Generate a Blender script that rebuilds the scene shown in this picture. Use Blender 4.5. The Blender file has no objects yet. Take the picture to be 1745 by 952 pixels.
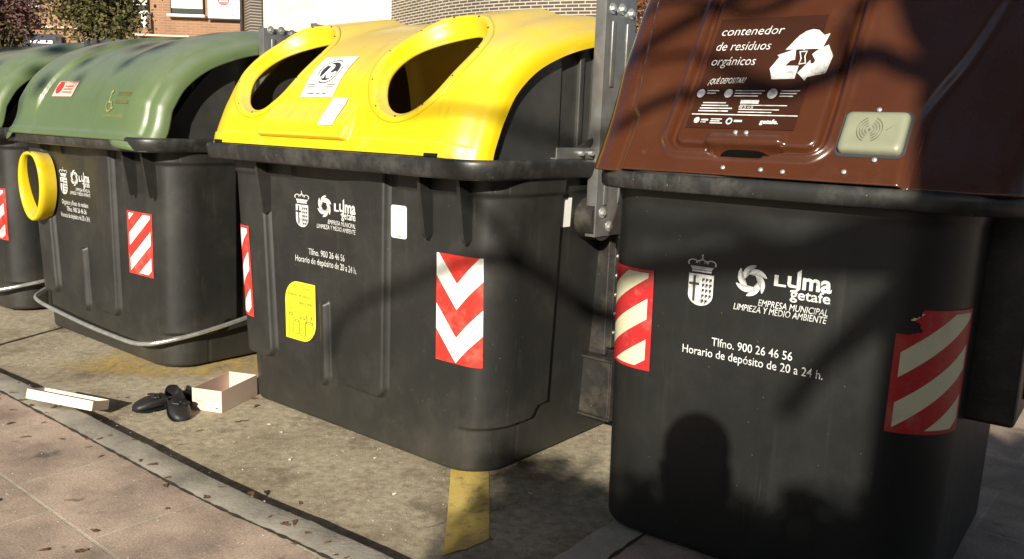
import bpy, bmesh, math, random
import numpy as np
from mathutils import Vector, Matrix

random.seed(7); rng = np.random.default_rng(11)
sc = bpy.context.scene
col = sc.collection

# ------------------------------------------------------------------ camera
CAM_H = 1.40
PITCH, ROLL, FPX = math.radians(10.2), math.radians(2.0), 1450.0
fw = Vector((0, math.cos(PITCH), -math.sin(PITCH))); rt = Vector((1, 0, 0)); up = rt.cross(fw)
rt2 = rt*math.cos(ROLL) + up*math.sin(ROLL); up2 = -rt*math.sin(ROLL) + up*math.cos(ROLL)
cam = bpy.data.cameras.new('camera'); cam_o = bpy.data.objects.new('camera', cam); col.objects.link(cam_o)
cam_o.matrix_world = Matrix(((rt2.x, up2.x, -fw.x, 0), (rt2.y, up2.y, -fw.y, 0), (rt2.z, up2.z, -fw.z, CAM_H), (0, 0, 0, 1)))
cam.sensor_width = 36; cam.lens = 36*FPX/1745; cam.clip_start = 0.15; cam.clip_end = 500
sc.camera = cam_o

# ------------------------------------------------------------------ light
SUN_EL, SUN_AZ = math.radians(22), math.radians(11)       # light travels forward, 11 degrees to the right
L = Vector((math.sin(SUN_AZ)*math.cos(SUN_EL), math.cos(SUN_AZ)*math.cos(SUN_EL), -math.sin(SUN_EL)))
world = bpy.data.worlds.new('World'); sc.world = world; world.use_nodes = True
wn = world.node_tree.nodes; wl = world.node_tree.links
bg = wn['Background']; sky = wn.new('ShaderNodeTexSky'); sky.sky_type = 'NISHITA'; sky.sun_disc = False
sky.sun_elevation = SUN_EL; sky.sun_rotation = math.radians(191)
wl.new(sky.outputs[0], bg.inputs[0]); bg.inputs[1].default_value = 0.05
sun = bpy.data.lights.new('sun', 'SUN'); sun.energy = 5.0; sun.angle = math.radians(0.53); sun.color = (1.0, 0.93, 0.80)
sun_o = bpy.data.objects.new('sun', sun); col.objects.link(sun_o)
sun_o.rotation_euler = L.to_track_quat('-Z', 'Y').to_euler(); sun_o.location = (-3, -12, 8)
sc.view_settings.view_transform = 'Standard'; sc.view_settings.look = 'None'
sc.view_settings.exposure = 0.85; sc.view_settings.gamma = 1.0; sc.view_settings.use_curve_mapping = False

# ------------------------------------------------------------------ helpers
def tag(o, label=None, cat=None, group=None, kind=None):
    if label: o['label'] = label
    if cat: o['category'] = cat
    if group: o['group'] = group
    if kind: o['kind'] = kind
    return o

def empty(name, loc, rz, label, cat, group=None):
    o = bpy.data.objects.new(name, None); o.empty_display_size = .2; col.objects.link(o)
    o.location = loc; o.rotation_euler = (0, 0, rz)
    return tag(o, label, cat, group)

def link(name, me, mat=None, parent=None):
    if mat is not None:
        for m in (mat if isinstance(mat, (list, tuple)) else [mat]): me.materials.append(m)
    o = bpy.data.objects.new(name, me); col.objects.link(o)
    if parent: o.parent = parent
    return o

def mesh(name, verts, faces, mat, parent=None, smooth=True, uvs=None, mi=None, autosmooth=None):
    me = bpy.data.meshes.new(name)
    me.from_pydata([tuple(map(float, v)) for v in verts], [], [tuple(f) for f in faces]); me.update()
    if uvs is not None:
        ul = me.uv_layers.new(name='UVMap')
        li = np.empty(len(me.loops), dtype=np.int32); me.loops.foreach_get('vertex_index', li)
        ul.data.foreach_set('uv', np.asarray(uvs, dtype=np.float32)[li].ravel())
    o = link(name, me, mat, parent)
    if mi is not None: me.polygons.foreach_set('material_index', mi)
    me.polygons.foreach_set('use_smooth', [smooth]*len(me.polygons))
    if autosmooth: sharp(me, autosmooth)
    return o

def sharp(me, deg):
    bm = bmesh.new(); bm.from_mesh(me)
    for e in bm.edges:
        if len(e.link_faces) == 2 and e.calc_face_angle(0) > math.radians(deg): e.smooth = False
    for f in bm.faces: f.smooth = True
    bm.to_mesh(me); bm.free()

def bm_obj(name, bm, mat, parent=None, smooth=False, sharp_deg=None):
    bmesh.ops.recalc_face_normals(bm, faces=bm.faces)
    me = bpy.data.meshes.new(name); bm.to_mesh(me); bm.free()
    o = link(name, me, mat, parent)
    if smooth: me.polygons.foreach_set('use_smooth', [True]*len(me.polygons))
    if sharp_deg: sharp(me, sharp_deg)
    return o

def add_box(bm, c, s, bevel=0.0, rot=None, seg=2):
    r = bmesh.ops.create_cube(bm, size=1)
    vs = r['verts']; M = Matrix.Diagonal((s[0], s[1], s[2], 1))
    bmesh.ops.transform(bm, matrix=M, verts=vs)
    if bevel > 0:
        es = list({e for v in vs for e in v.link_edges})
        rr = bmesh.ops.bevel(bm, geom=es, offset=bevel, segments=seg, affect='EDGES', profile=.5)
        vs = list({v for f in rr['faces'] for v in f.verts} | {v for v in vs if v.is_valid})
    M = Matrix.Translation(c)
    if rot is not None: M = M @ rot
    bmesh.ops.transform(bm, matrix=M, verts=vs)
    return vs

def add_cyl(bm, p0, p1, r0, r1=None, seg=16, cap=True):
    p0, p1 = Vector(p0), Vector(p1); d = p1-p0
    r = bmesh.ops.create_cone(bm, cap_ends=cap, segments=seg, radius1=r0, radius2=r0 if r1 is None else r1, depth=d.length)
    M = Matrix.Translation((p0+p1)/2) @ d.to_track_quat('Z', 'Y').to_matrix().to_4x4()
    bmesh.ops.transform(bm, matrix=M, verts=r['verts'])

def tube(pts, radii, seg=10, cap=True):
    pts = [Vector(p) for p in pts]; V, F = [], []
    for i, p in enumerate(pts):
        t = (pts[min(i+1, len(pts)-1)] - pts[max(i-1, 0)]).normalized()
        a = t.cross(Vector((0, 0, 1)) if abs(t.z) < .95 else Vector((1, 0, 0))).normalized(); b = t.cross(a)
        r = radii[i] if hasattr(radii, '__len__') else radii
        for k in range(seg):
            w = 2*math.pi*k/seg; V.append(p + (a*math.cos(w)+b*math.sin(w))*r)
    for i in range(len(pts)-1):
        for k in range(seg):
            F.append((i*seg+k, i*seg+(k+1) % seg, (i+1)*seg+(k+1) % seg, (i+1)*seg+k))
    if cap: F += [tuple(range(seg-1, -1, -1)), tuple((len(pts)-1)*seg+k for k in range(seg))]
    return V, F

def smooth_path(P, n=8):
    P = [Vector(p) for p in P]; out = []
    for i in range(len(P)-1):
        p0 = P[max(i-1, 0)]; p1 = P[i]; p2 = P[i+1]; p3 = P[min(i+2, len(P)-1)]
        for k in range(n):
            t = k/n
            out.append(.5*((2*p1)+(p2-p0)*t+(2*p0-5*p1+4*p2-p3)*t*t+(3*p1-p0-3*p2+p3)*t**3))
    out.append(P[-1]); return out

def ss(a, b, x):
    t = np.clip((np.asarray(x, float)-a)/(b-a), 0, 1); return t*t*(3-2*t)

def grid_faces(nu, nv, close_u=False):
    F = []
    for j in range(nv-1):
        for i in range(nu if close_u else nu-1):
            i2 = (i+1) % nu
            F.append((j*nu+i, j*nu+i2, (j+1)*nu+i2, (j+1)*nu+i))
    return F

# ------------------------------------------------------------------ materials
def new_mat(name):
    m = bpy.data.materials.new(name); m.use_nodes = True
    return m, m.node_tree.nodes, m.node_tree.links, m.node_tree.nodes['Principled BSDF']

def N(nodes, typ, **kw):
    n = nodes.new(typ)
    for k, v in kw.items(): setattr(n, k, v)
    return n

def ramp(nodes, stops):
    r = nodes.new('ShaderNodeValToRGB'); e = r.color_ramp.elements
    while len(e) < len(stops): e.new(.5)
    for el, (p, c) in zip(e, stops): el.position = p; el.color = (*c, 1) if len(c) == 3 else c
    return r

def mixc(nodes, links, fac, a, b, mode='MIX'):
    m = nodes.new('ShaderNodeMix'); m.data_type = 'RGBA'; m.blend_type = mode
    for sock, v in ((m.inputs[0], fac), (m.inputs[6], a), (m.inputs[7], b)):
        if hasattr(v, 'is_output'): links.new(v, sock)
        elif isinstance(v, (int, float)): sock.default_value = v
        else: sock.default_value = (*v, 1)
    return m.outputs[2]

def noise(nodes, links, vec, scale, detail=4, rough=.55):
    n = nodes.new('ShaderNodeTexNoise'); n.inputs['Scale'].default_value = scale
    n.inputs['Detail'].default_value = detail; n.inputs['Roughness'].default_value = rough
    if vec is not None: links.new(vec, n.inputs['Vector'])
    return n.outputs['Fac']

def mat_plain(name, c, rough=.5, metal=0, bump=0, bscale=60, var=.0, vscale=8, c2=None, coat=0, spec=.5, dirt=None, dirt_amt=.5, dscale=5, scratch=0, streak=0, splash=0):
    m, n, l, b = new_mat(name)
    tc = N(n, 'ShaderNodeTexCoord'); o = tc.outputs['Object']
    b.inputs['Roughness'].default_value = rough; b.inputs['Metallic'].default_value = metal
    b.inputs['Coat Weight'].default_value = coat; b.inputs['Coat Roughness'].default_value = .12
    b.inputs['Specular IOR Level'].default_value = spec
    c2 = c2 or tuple(x*(1-var) for x in c)
    r = ramp(n, [(.3, c2), (.7, c)]); l.new(noise(n, l, o, vscale, 5), r.inputs[0]); out = r.outputs[0]
    if dirt:
        r2 = ramp(n, [(.48, (0, 0, 0)), (.72, (1, 1, 1))]); l.new(noise(n, l, o, dscale, 7, .68), r2.inputs[0])
        mm = N(n, 'ShaderNodeMath', operation='MULTIPLY'); l.new(r2.outputs[0], mm.inputs[0]); mm.inputs[1].default_value = dirt_amt
        out = mixc(n, l, mm.outputs[0], out, dirt)
    if streak:
        mp = N(n, 'ShaderNodeMapping'); mp.inputs['Scale'].default_value = (34, 34, 1.1); l.new(o, mp.inputs[0])
        rs = ramp(n, [(.56, (0, 0, 0)), (.74, (1, 1, 1))]); l.new(noise(n, l, mp.outputs[0], 1.0, 5, .6), rs.inputs[0])
        gs = ramp(n, [(.42, (0, 0, 0)), (.66, (1, 1, 1))]); l.new(noise(n, l, o, 2.6, 3), gs.inputs[0])
        ms = N(n, 'ShaderNodeMath', operation='MULTIPLY'); l.new(rs.outputs[0], ms.inputs[0]); l.new(gs.outputs[0], ms.inputs[1])
        ms2 = N(n, 'ShaderNodeMath', operation='MULTIPLY'); l.new(ms.outputs[0], ms2.inputs[0]); ms2.inputs[1].default_value = streak
        out = mixc(n, l, ms2.outputs[0], out, dirt)
    if splash:
        sx = N(n, 'ShaderNodeSeparateXYZ'); l.new(o, sx.inputs[0])
        ad = N(n, 'ShaderNodeMath', operation='MULTIPLY_ADD'); l.new(noise(n, l, o, 16, 8, .75), ad.inputs[0]); ad.inputs[1].default_value = -.9; l.new(sx.outputs[2], ad.inputs[2])
        mr = N(n, 'ShaderNodeMapRange'); mr.inputs['From Min'].default_value = -.12; mr.inputs['From Max'].default_value = -.42; l.new(ad.outputs[0], mr.inputs[0])
        m5 = N(n, 'ShaderNodeMath', operation='MULTIPLY'); l.new(mr.outputs[0], m5.inputs[0]); m5.inputs[1].default_value = splash
        out = mixc(n, l, m5.outputs[0], out, (.11, .09, .06))
    if scratch:
        mp = N(n, 'ShaderNodeMapping'); mp.inputs['Scale'].default_value = (90, 90, 3.2); mp.inputs['Rotation'].default_value = (.35, .2, .1); l.new(o, mp.inputs[0])
        r3 = ramp(n, [(.70, (0, 0, 0)), (.76, (1, 1, 1))]); l.new(noise(n, l, mp.outputs[0], 1.0, 3, .5), r3.inputs[0])
        m3 = N(n, 'ShaderNodeMath', operation='MULTIPLY'); l.new(r3.outputs[0], m3.inputs[0]); m3.inputs[1].default_value = scratch
        out = mixc(n, l, m3.outputs[0], out, tuple(min(1, x*3+.05) for x in c))
        v = N(n, 'ShaderNodeTexVoronoi'); v.inputs['Scale'].default_value = 26; l.new(o, v.inputs[0])
        r4 = ramp(n, [(.035, (1, 1, 1)), (.05, (0, 0, 0))]); l.new(v.outputs['Distance'], r4.inputs[0])
        m4 = N(n, 'ShaderNodeMath', operation='MULTIPLY'); l.new(r4.outputs[0], m4.inputs[0]); m4.inputs[1].default_value = scratch*1.2
        out = mixc(n, l, m4.outputs[0], out, (.32, .30, .27))
    l.new(out, b.inputs['Base Color'])
    rr = N(n, 'ShaderNodeMapRange'); rr.inputs['To Min'].default_value = max(0, rough-.1); rr.inputs['To Max'].default_value = min(1, rough+.12)
    l.new(noise(n, l, o, 11, 5, .6), rr.inputs[0]); l.new(rr.outputs[0], b.inputs['Roughness'])
    if bump:
        bp = N(n, 'ShaderNodeBump'); bp.inputs['Strength'].default_value = bump; bp.inputs['Distance'].default_value = .004
        l.new(noise(n, l, o, bscale, 5, .6), bp.inputs['Height']); l.new(bp.outputs[0], b.inputs['Normal'])
    return m

M = {}
M['dark'] = mat_plain('dark_grey_plastic', (.0165, .0165, .0148), .46, bump=.12, bscale=240, var=.22, vscale=3, dirt=(.055, .050, .041), dirt_amt=.42, dscale=3.2, scratch=.30, streak=.35, splash=.07)
M['darkcool'] = mat_plain('dark_cool_plastic', (.0085, .0095, .0085), .42, bump=.1, bscale=240, var=.2, vscale=3, dirt=(.03, .03, .027), dirt_amt=.3, dscale=3.2, scratch=.2, streak=.4)
M['darkgloss'] = mat_plain('dark_rim_plastic', (.020, .020, .019), .38, bump=.1, bscale=150, var=.2, dirt=(.10, .095, .085), dirt_amt=.55, dscale=8, scratch=.5, streak=.5)
M['black'] = mat_plain('black_rubber', (.007, .007, .007), .7, bump=.2, var=.3, spec=.25)
M['shield'] = mat_plain('side_shield_plastic', (.036, .037, .034), .42, bump=.1, bscale=90, var=.25, dirt=(.08, .075, .065), dirt_amt=.35)
M['steel'] = mat_plain('galvanised_steel', (.20, .20, .195), .34, metal=.45, bump=.15, bscale=40, var=.35, vscale=14, dirt=(.16, .13, .09), dirt_amt=.4)
M['chrome'] = mat_plain('bright_steel_tube', (.74, .73, .70), .22, metal=.8, var=.25, vscale=30, dirt=(.2, .17, .13), dirt_amt=.35, dscale=20)
M['bracket'] = mat_plain('dark_painted_steel', (.022, .021, .019), .42, bump=.3, bscale=60, var=.3, dirt=(.12, .10, .07), dirt_amt=.35, dscale=10, scratch=.5)
M['white'] = mat_plain('white_vinyl', (.78, .78, .75), .45, var=.06, dirt=(.5, .47, .42), dirt_amt=.25)
M['print'] = mat_plain('white_lettering_vinyl', (.70, .70, .68), .5, var=.22, vscale=25, dirt=(.10, .10, .09), dirt_amt=.8, dscale=34)
M['ink'] = mat_plain('black_print', (.03, .03, .035), .5)
M['redp'] = mat_plain('red_vinyl', (.62, .03, .02), .4, var=.1)
M['ystick'] = mat_plain('yellow_vinyl', (.80, .66, .02), .45, var=.06)
M['oldmark'] = mat_plain('faded_patch', (.10, .105, .03), .5, var=.3, vscale=14)
M['dullmark'] = mat_plain('faded_yellow_print', (.27, .27, .08), .6, var=.3, vscale=40)
M['card'] = mat_plain('pale_cardboard', (.58, .44, .36), .75, var=.08, bump=.05)
M['card_in'] = mat_plain('pale_lid_cardboard', (.62, .53, .42), .75, var=.06)
M['leather'] = mat_plain('black_leather', (.014, .013, .014), .46, bump=.5, bscale=110, var=.3, dirt=(.05, .045, .04), dirt_amt=.3)
M['lining'] = mat_plain('shoe_lining', (.22, .21, .18), .8, var=.2)
M['bark'] = mat_plain('bark', (.09, .07, .05), .9, bump=.9, bscale=25, var=.5)
M['leafdry'] = mat_plain('dry_leaf', (.16, .075, .035), .8, var=.5, vscale=30)
M['scrap'] = mat_plain('paper_scrap', (.65, .62, .55), .8)
M['wood'] = mat_plain('cloth_dark', (.03, .03, .05), .8, var=.2)
M['skin'] = mat_plain('skin', (.45, .27, .2), .5, var=.1)
M['screw'] = mat_plain('zinc_screw', (.55, .55, .52), .35, metal=.7)
M['reader'] = mat_plain('reader_plastic', (.215, .225, .155), .4, var=.12, vscale=14, dirt=(.12, .12, .08), dirt_amt=.4)
M['readerline'] = mat_plain('reader_print', (.11, .12, .085), .5)

def mat_lid(name, c, c2, dust, dust_amt, rough, coat):
    m, n, l, b = new_mat(name); tc = N(n, 'ShaderNodeTexCoord'); o = tc.outputs['Object']
    r = ramp(n, [(.3, c2), (.7, c)]); l.new(noise(n, l, o, 3, 4), r.inputs[0])
    ge = N(n, 'ShaderNodeNewGeometry'); sx = N(n, 'ShaderNodeSeparateXYZ'); l.new(ge.outputs['Normal'], sx.inputs[0])
    up_ = N(n, 'ShaderNodeMapRange'); up_.inputs['From Min'].default_value = .45; up_.inputs['From Max'].default_value = .95
    l.new(sx.outputs[2], up_.inputs[0])
    nz = ramp(n, [(.3, (.45, .45, .45)), (.7, (1, 1, 1))]); l.new(noise(n, l, o, 7, 6, .65), nz.inputs[0])
    mu = N(n, 'ShaderNodeMath', operation='MULTIPLY'); l.new(up_.outputs[0], mu.inputs[0]); l.new(nz.outputs[0], mu.inputs[1])
    mu2 = N(n, 'ShaderNodeMath', operation='MULTIPLY'); l.new(mu.outputs[0], mu2.inputs[0]); mu2.inputs[1].default_value = dust_amt
    cc = mixc(n, l, mu2.outputs[0], r.outputs[0], dust)
    v = N(n, 'ShaderNodeTexVoronoi'); v.inputs['Scale'].default_value = 18; l.new(o, v.inputs[0])
    r4 = ramp(n, [(.03, (.6, .6, .6)), (.06, (0, 0, 0))]); l.new(v.outputs['Distance'], r4.inputs[0])
    cc = mixc(n, l, r4.outputs[0], cc, tuple(x*.45 for x in c))
    r5 = ramp(n, [(.56, (0, 0, 0)), (.75, (.28, .28, .28))]); l.new(noise(n, l, o, 4.5, 8, .7), r5.inputs[0])
    cc = mixc(n, l, r5.outputs[0], cc, dust)
    mp = N(n, 'ShaderNodeMapping'); mp.inputs['Scale'].default_value = (42, 5, 2.2); l.new(o, mp.inputs[0])
    r7 = ramp(n, [(.58, (0, 0, 0)), (.74, (.40, .40, .40))]); l.new(noise(n, l, mp.outputs[0], 1.0, 6, .62), r7.inputs[0])
    cc = mixc(n, l, r7.outputs[0], cc, tuple(x*.50+.012 for x in c))
    r8 = ramp(n, [(.66, (0, 0, 0)), (.70, (.5, .5, .5))]); l.new(noise(n, l, o, 15, 7, .7), r8.inputs[0])
    cc = mixc(n, l, r8.outputs[0], cc, tuple(x*.6+.03 for x in dust))
    l.new(cc, b.inputs['Base Color'])
    rr = N(n, 'ShaderNodeMapRange'); rr.inputs['To Min'].default_value = rough-.06; rr.inputs['To Max'].default_value = rough+.14
    l.new(noise(n, l, o, 9, 5, .6), rr.inputs[0]); l.new(rr.outputs[0], b.inputs['Roughness'])
    b.inputs['Coat Weight'].default_value = coat; b.inputs['Coat Roughness'].default_value = .1
    bp = N(n, 'ShaderNodeBump'); bp.inputs['Strength'].default_value = .08; bp.inputs['Distance'].default_value = .004
    l.new(noise(n, l, o, 30, 4, .6), bp.inputs['Height']); l.new(bp.outputs[0], b.inputs['Normal'])
    return m
M['yellow'] = mat_lid('yellow_lid_plastic', (.70, .52, .006), (.66, .46, .005), (.56, .42, .20), .75, .34, .15)
def add_translucency(m, c, f):
    n, l = m.node_tree.nodes, m.node_tree.links; b = n['Principled BSDF']; t = n.new('ShaderNodeBsdfTranslucent'); t.inputs[0].default_value = (*c, 1)
    mx = n.new('ShaderNodeMixShader'); mx.inputs[0].default_value = f; l.new(b.outputs[0], mx.inputs[1]); l.new(t.outputs[0], mx.inputs[2]); l.new(mx.outputs[0], n['Material Output'].inputs[0])
add_translucency(M['yellow'], (.75, .42, .05), .10)
M['green'] = mat_lid('green_lid_plastic', (.092, .132, .052), (.078, .114, .044), (.16, .18, .15), .95, .36, .15)  # grey on upward faces: dust together with painted sky reflection
M['brown'] = mat_lid('brown_lid_plastic', (.068, .020, .0065), (.052, .0145, .005), (.10, .05, .032), .35, .24, .7)
M['film'] = mat_plain('dark_sticker_film', (.045, .016, .009), .2, var=.3, vscale=5, coat=.4)

def mat_stripes(name, mode, white=(.78, .78, .74), red=(.62, .03, .02)):
    """red and white reflective sheeting from the sticker's own UVs"""
    m, n, l, b = new_mat(name); uv = N(n, 'ShaderNodeUVMap'); sx = N(n, 'ShaderNodeSeparateXYZ'); l.new(uv.outputs[0], sx.inputs[0])
    def mth(op, a, b_=None):
        q = N(n, 'ShaderNodeMath', operation=op)
        for i, v in enumerate((a, b_)):
            if v is None: continue
            if hasattr(v, 'is_output'): l.new(v, q.inputs[i])
            else: q.inputs[i].default_value = v
        return q.outputs[0]
    u, v = sx.outputs[0], sx.outputs[1]
    if mode == 'chevron':       # two V's
        a = mth('ABSOLUTE', mth('SUBTRACT', u, .5)); t = mth('ADD', mth('SUBTRACT', 1.0, v), mth('MULTIPLY', a, .58))
        f = mth('FRACT', mth('MULTIPLY', t, 2.01)); st = mth('MULTIPLY', mth('GREATER_THAN', f, .52), mth('LESS_THAN', t, .993))
    else:                       # diagonal bands
        k = .55 if mode == 'up' else -.55
        t = mth('SUBTRACT', v, mth('MULTIPLY', mth('SUBTRACT', u, .5), k))
        f = mth('FRACT', mth('ADD', mth('MULTIPLY', t, 2.45), .32)); st = mth('LESS_THAN', f, .5)
        ed = mth('MINIMUM', mth('MINIMUM', u, mth('SUBTRACT', 1.0, u)), mth('MULTIPLY', mth('MINIMUM', v, mth('SUBTRACT', 1.0, v)), 2.2))
        st = mth('MULTIPLY', st, mth('GREATER_THAN', ed, .07))
    cc = mixc(n, l, st, red, white)
    tc = N(n, 'ShaderNodeTexCoord'); r2 = ramp(n, [(.5, (0, 0, 0)), (.8, (.45, .45, .45))]); l.new(noise(n, l, tc.outputs['Object'], 14, 6, .65), r2.inputs[0])
    cc = mixc(n, l, r2.outputs[0], cc, (.35, .27, .2))
    l.new(cc, b.inputs['Base Color']); b.inputs['Roughness'].default_value = .38
    return m
M['chev'] = mat_stripes('chevron_sheeting', 'chevron'); M['strU'] = mat_stripes('striped_sheeting', 'up')
M['strB'] = mat_stripes('worn_striped_sheeting', 'up', (.62, .60, .40), (.42, .018, .02))

def mat_ground():
    m, n, l, b = new_mat('asphalt'); tc = N(n, 'ShaderNodeTexCoord'); o = tc.outputs['Object']
    fine = noise(n, l, o, 220, 3, .7); mid = noise(n, l, o, 26, 6, .7); big = noise(n, l, o, 1.7, 6, .62)
    r = ramp(n, [(.30, (.25, .205, .13)), (.55, (.45, .39, .275)), (.75, (.57, .50, .38))]); l.new(mid, r.inputs[0])
    r2 = ramp(n, [(.34, (.60, .56, .52)), (.56, (1, 1, 1))]); l.new(big, r2.inputs[0])
    cc = mixc(n, l, 1.0, r.outputs[0], r2.outputs[0], 'MULTIPLY')
    r3 = ramp(n, [(.36, (.5, .48, .45)), (.55, (1, 1, 1)), (.72, (1.25, 1.22, 1.15))]); l.new(fine, r3.inputs[0])
    cc = mixc(n, l, .75, cc, r3.outputs[0], 'MULTIPLY')
    sp = ramp(n, [(.56, (0, 0, 0)), (.70, (1, 1, 1))]); l.new(noise(n, l, o, 4.2, 8, .74), sp.inputs[0])
    mu = N(n, 'ShaderNodeMath', operation='MULTIPLY'); l.new(sp.outputs[0], mu.inputs[0]); mu.inputs[1].default_value = .62
    cc = mixc(n, l, mu.outputs[0], cc, (.075, .055, .034))
    v = N(n, 'ShaderNodeTexVoronoi'); v.inputs['Scale'].default_value = 34; l.new(o, v.inputs[0])
    r6 = ramp(n, [(.07, (1, 1, 1)), (.11, (0, 0, 0))]); l.new(v.outputs['Distance'], r6.inputs[0])
    gate = ramp(n, [(.58, (0, 0, 0)), (.62, (.8, .8, .8))]); l.new(noise(n, l, o, 12, 2), gate.inputs[0])
    mg = N(n, 'ShaderNodeMath', operation='MULTIPLY'); l.new(r6.outputs[0], mg.inputs[0]); l.new(gate.outputs[0], mg.inputs[1])
    cc = mixc(n, l, mg.outputs[0], cc, (.48, .43, .35))
    st = ramp(n, [(.60, (0, 0, 0)), (.66, (.55, .55, .55)), (.76, (.85, .85, .85))]); l.new(noise(n, l, o, 2.3, 5, .6), st.inputs[0])
    cc = mixc(n, l, st.outputs[0], cc, (.10, .078, .05))
    wv = N(n, 'ShaderNodeMix'); wv.data_type = 'VECTOR'; wv.inputs[0].default_value = .10; l.new(o, wv.inputs[4])
    nz = N(n, 'ShaderNodeTexNoise'); nz.inputs['Scale'].default_value = 5; nz.inputs['Detail'].default_value = 5; l.new(o, nz.inputs['Vector']); l.new(nz.outputs['Color'], wv.inputs[5])
    vc = N(n, 'ShaderNodeTexVoronoi', feature='DISTANCE_TO_EDGE'); vc.inputs['Scale'].default_value = 1.15; l.new(wv.outputs[1], vc.inputs['Vector'])
    rc = ramp(n, [(.004, (.85, .85, .85)), (.010, (0, 0, 0))]); l.new(vc.outputs['Distance'], rc.inputs[0])
    gc = ramp(n, [(.54, (0, 0, 0)), (.62, (.7, .7, .7))]); l.new(noise(n, l, o, 1.3, 3), gc.inputs[0])
    mc = N(n, 'ShaderNodeMath', operation='MULTIPLY'); l.new(rc.outputs[0], mc.inputs[0]); l.new(gc.outputs[0], mc.inputs[1])
    cc = mixc(n, l, mc.outputs[0], cc, (.05, .038, .025))
    l.new(cc, b.inputs['Base Color']); b.inputs['Roughness'].default_value = .88
    bp = N(n, 'ShaderNodeBump'); bp.inputs['Strength'].default_value = .75; bp.inputs['Distance'].default_value = .006
    ad = N(n, 'ShaderNodeMath', operation='ADD'); l.new(fine, ad.inputs[0]); l.new(mid, ad.inputs[1])
    l.new(ad.outputs[0], bp.inputs['Height']); l.new(bp.outputs[0], b.inputs['Normal'])
    return m
M['road'] = mat_ground()

def mat_tiles():
    m, n, l, b = new_mat('pavement_tiles'); uv = N(n, 'ShaderNodeUVMap'); o = uv.outputs[0]
    br = N(n, 'ShaderNodeTexBrick'); br.offset = .5; br.inputs['Scale'].default_value = 1
    br.inputs['Brick Width'].default_value = .607; br.inputs['Row Height'].default_value = .43
    br.inputs['Mortar Size'].default_value = .006; br.inputs['Mortar Smooth'].default_value = .2; br.inputs['Bias'].default_value = 0
    br.inputs['Color1'].default_value = (.43, .325, .25, 1); br.inputs['Color2'].default_value = (.52, .395, .31, 1); br.inputs['Mortar'].default_value = (.52, .45, .35, 1)
    l.new(o, br.inputs['Vector'])
    big = noise(n, l, o, 2.4, 7, .68); r = ramp(n, [(.36, (.50, .51, .50)), (.60, (1, 1, 1))]); l.new(big, r.inputs[0])
    cc = mixc(n, l, 1.0, br.outputs[0], r.outputs[0], 'MULTIPLY')
    fine = noise(n, l, o, 120, 4, .7); r3 = ramp(n, [(.36, (.62, .6, .58)), (.56, (1, 1, 1)), (.75, (1.2, 1.2, 1.2))]); l.new(fine, r3.inputs[0])
    cc = mixc(n, l, .8, cc, r3.outputs[0], 'MULTIPLY')
    sp = ramp(n, [(.62, (0, 0, 0)), (.69, (.75, .75, .75))]); l.new(noise(n, l, o, 7.5, 6, .62), sp.inputs[0])
    cc = mixc(n, l, sp.outputs[0], cc, (.085, .07, .055))
    l.new(cc, b.inputs['Base Color']); b.inputs['Roughness'].default_value = .85
    bp = N(n, 'ShaderNodeBump'); bp.inputs['Strength'].default_value = .5; bp.inputs['Distance'].default_value = .004
    mm = N(n, 'ShaderNodeMath', operation='SUBTRACT'); l.new(fine, mm.inputs[0]); l.new(br.outputs['Fac'], mm.inputs[1])
    l.new(mm.outputs[0], bp.inputs['Height']); l.new(bp.outputs[0], b.inputs['Normal'])
    return m
M['tiles'] = mat_tiles()

def mat_brick(name, c1, c2, mortar, bw, bh, ms):
    m, n, l, b = new_mat(name); uv = N(n, 'ShaderNodeUVMap'); o = uv.outputs[0]
    br = N(n, 'ShaderNodeTexBrick'); br.offset = .5; br.inputs['Scale'].default_value = 1
    br.inputs['Brick Width'].default_value = bw; br.inputs['Row Height'].default_value = bh
    br.inputs['Mortar Size'].default_value = ms; br.inputs['Mortar Smooth'].default_value = .1; br.inputs['Bias'].default_value = -.2
    br.inputs['Color1'].default_value = (*c1, 1); br.inputs['Color2'].default_value = (*c2, 1); br.inputs['Mortar'].default_value = (*mortar, 1)
    l.new(o, br.inputs['Vector'])
    r = ramp(n, [(.3, (.78, .78, .78)), (.65, (1.05, 1.05, 1.05))]); l.new(noise(n, l, o, 1.1, 6, .6), r.inputs[0])
    l.new(mixc(n, l, 1.0, br.outputs[0], r.outputs[0], 'MULTIPLY'), b.inputs['Base Color']); b.inputs['Roughness'].default_value = .85
    return m
M['obrick'] = mat_brick('orange_brick', (.21, .108, .058), (.25, .13, .07), (.27, .165, .10), .25, .068, .010)
M['dbrick'] = mat_brick('dark_brick', (.058, .043, .036), (.085, .066, .056), (.40, .35, .27), .29, .075, .013)
M['dribs'] = mat_brick('dark_ribbed_brick', (.060, .048, .042), (.085, .068, .06), (.32, .28, .22), 4.0, .075, .013)
M['creamwall'] = mat_brick('cream_cladding', (.72, .66, .47), (.74, .68, .49), (.60, .545, .39), 2.4, .22, .008)
M['cream'] = mat_plain('cream_render', (.72, .66, .47), .8, var=.06, vscale=.7)
M['whitepaint'] = mat_plain('white_paint', (.74, .74, .70), .6, var=.05)
M['blind'] = mat_plain('cream_blind', (.68, .64, .50), .6, var=.05)
M['glass'] = mat_plain('dark_glass', (.03, .035, .04), .12)
M['kerb'] = mat_plain('kerb_concrete', (.46, .42, .34), .85, bump=.5, bscale=70, var=.35, vscale=6, dirt=(.13, .11, .085), dirt_amt=.6, dscale=7)
M['dirt'] = mat_plain('joint_dirt', (.05, .038, .024), .95, bump=.5, bscale=120, var=.5, vscale=40)
M['tar'] = mat_plain('tar_joint', (.022, .016, .013), .8, bump=.3)
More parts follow.
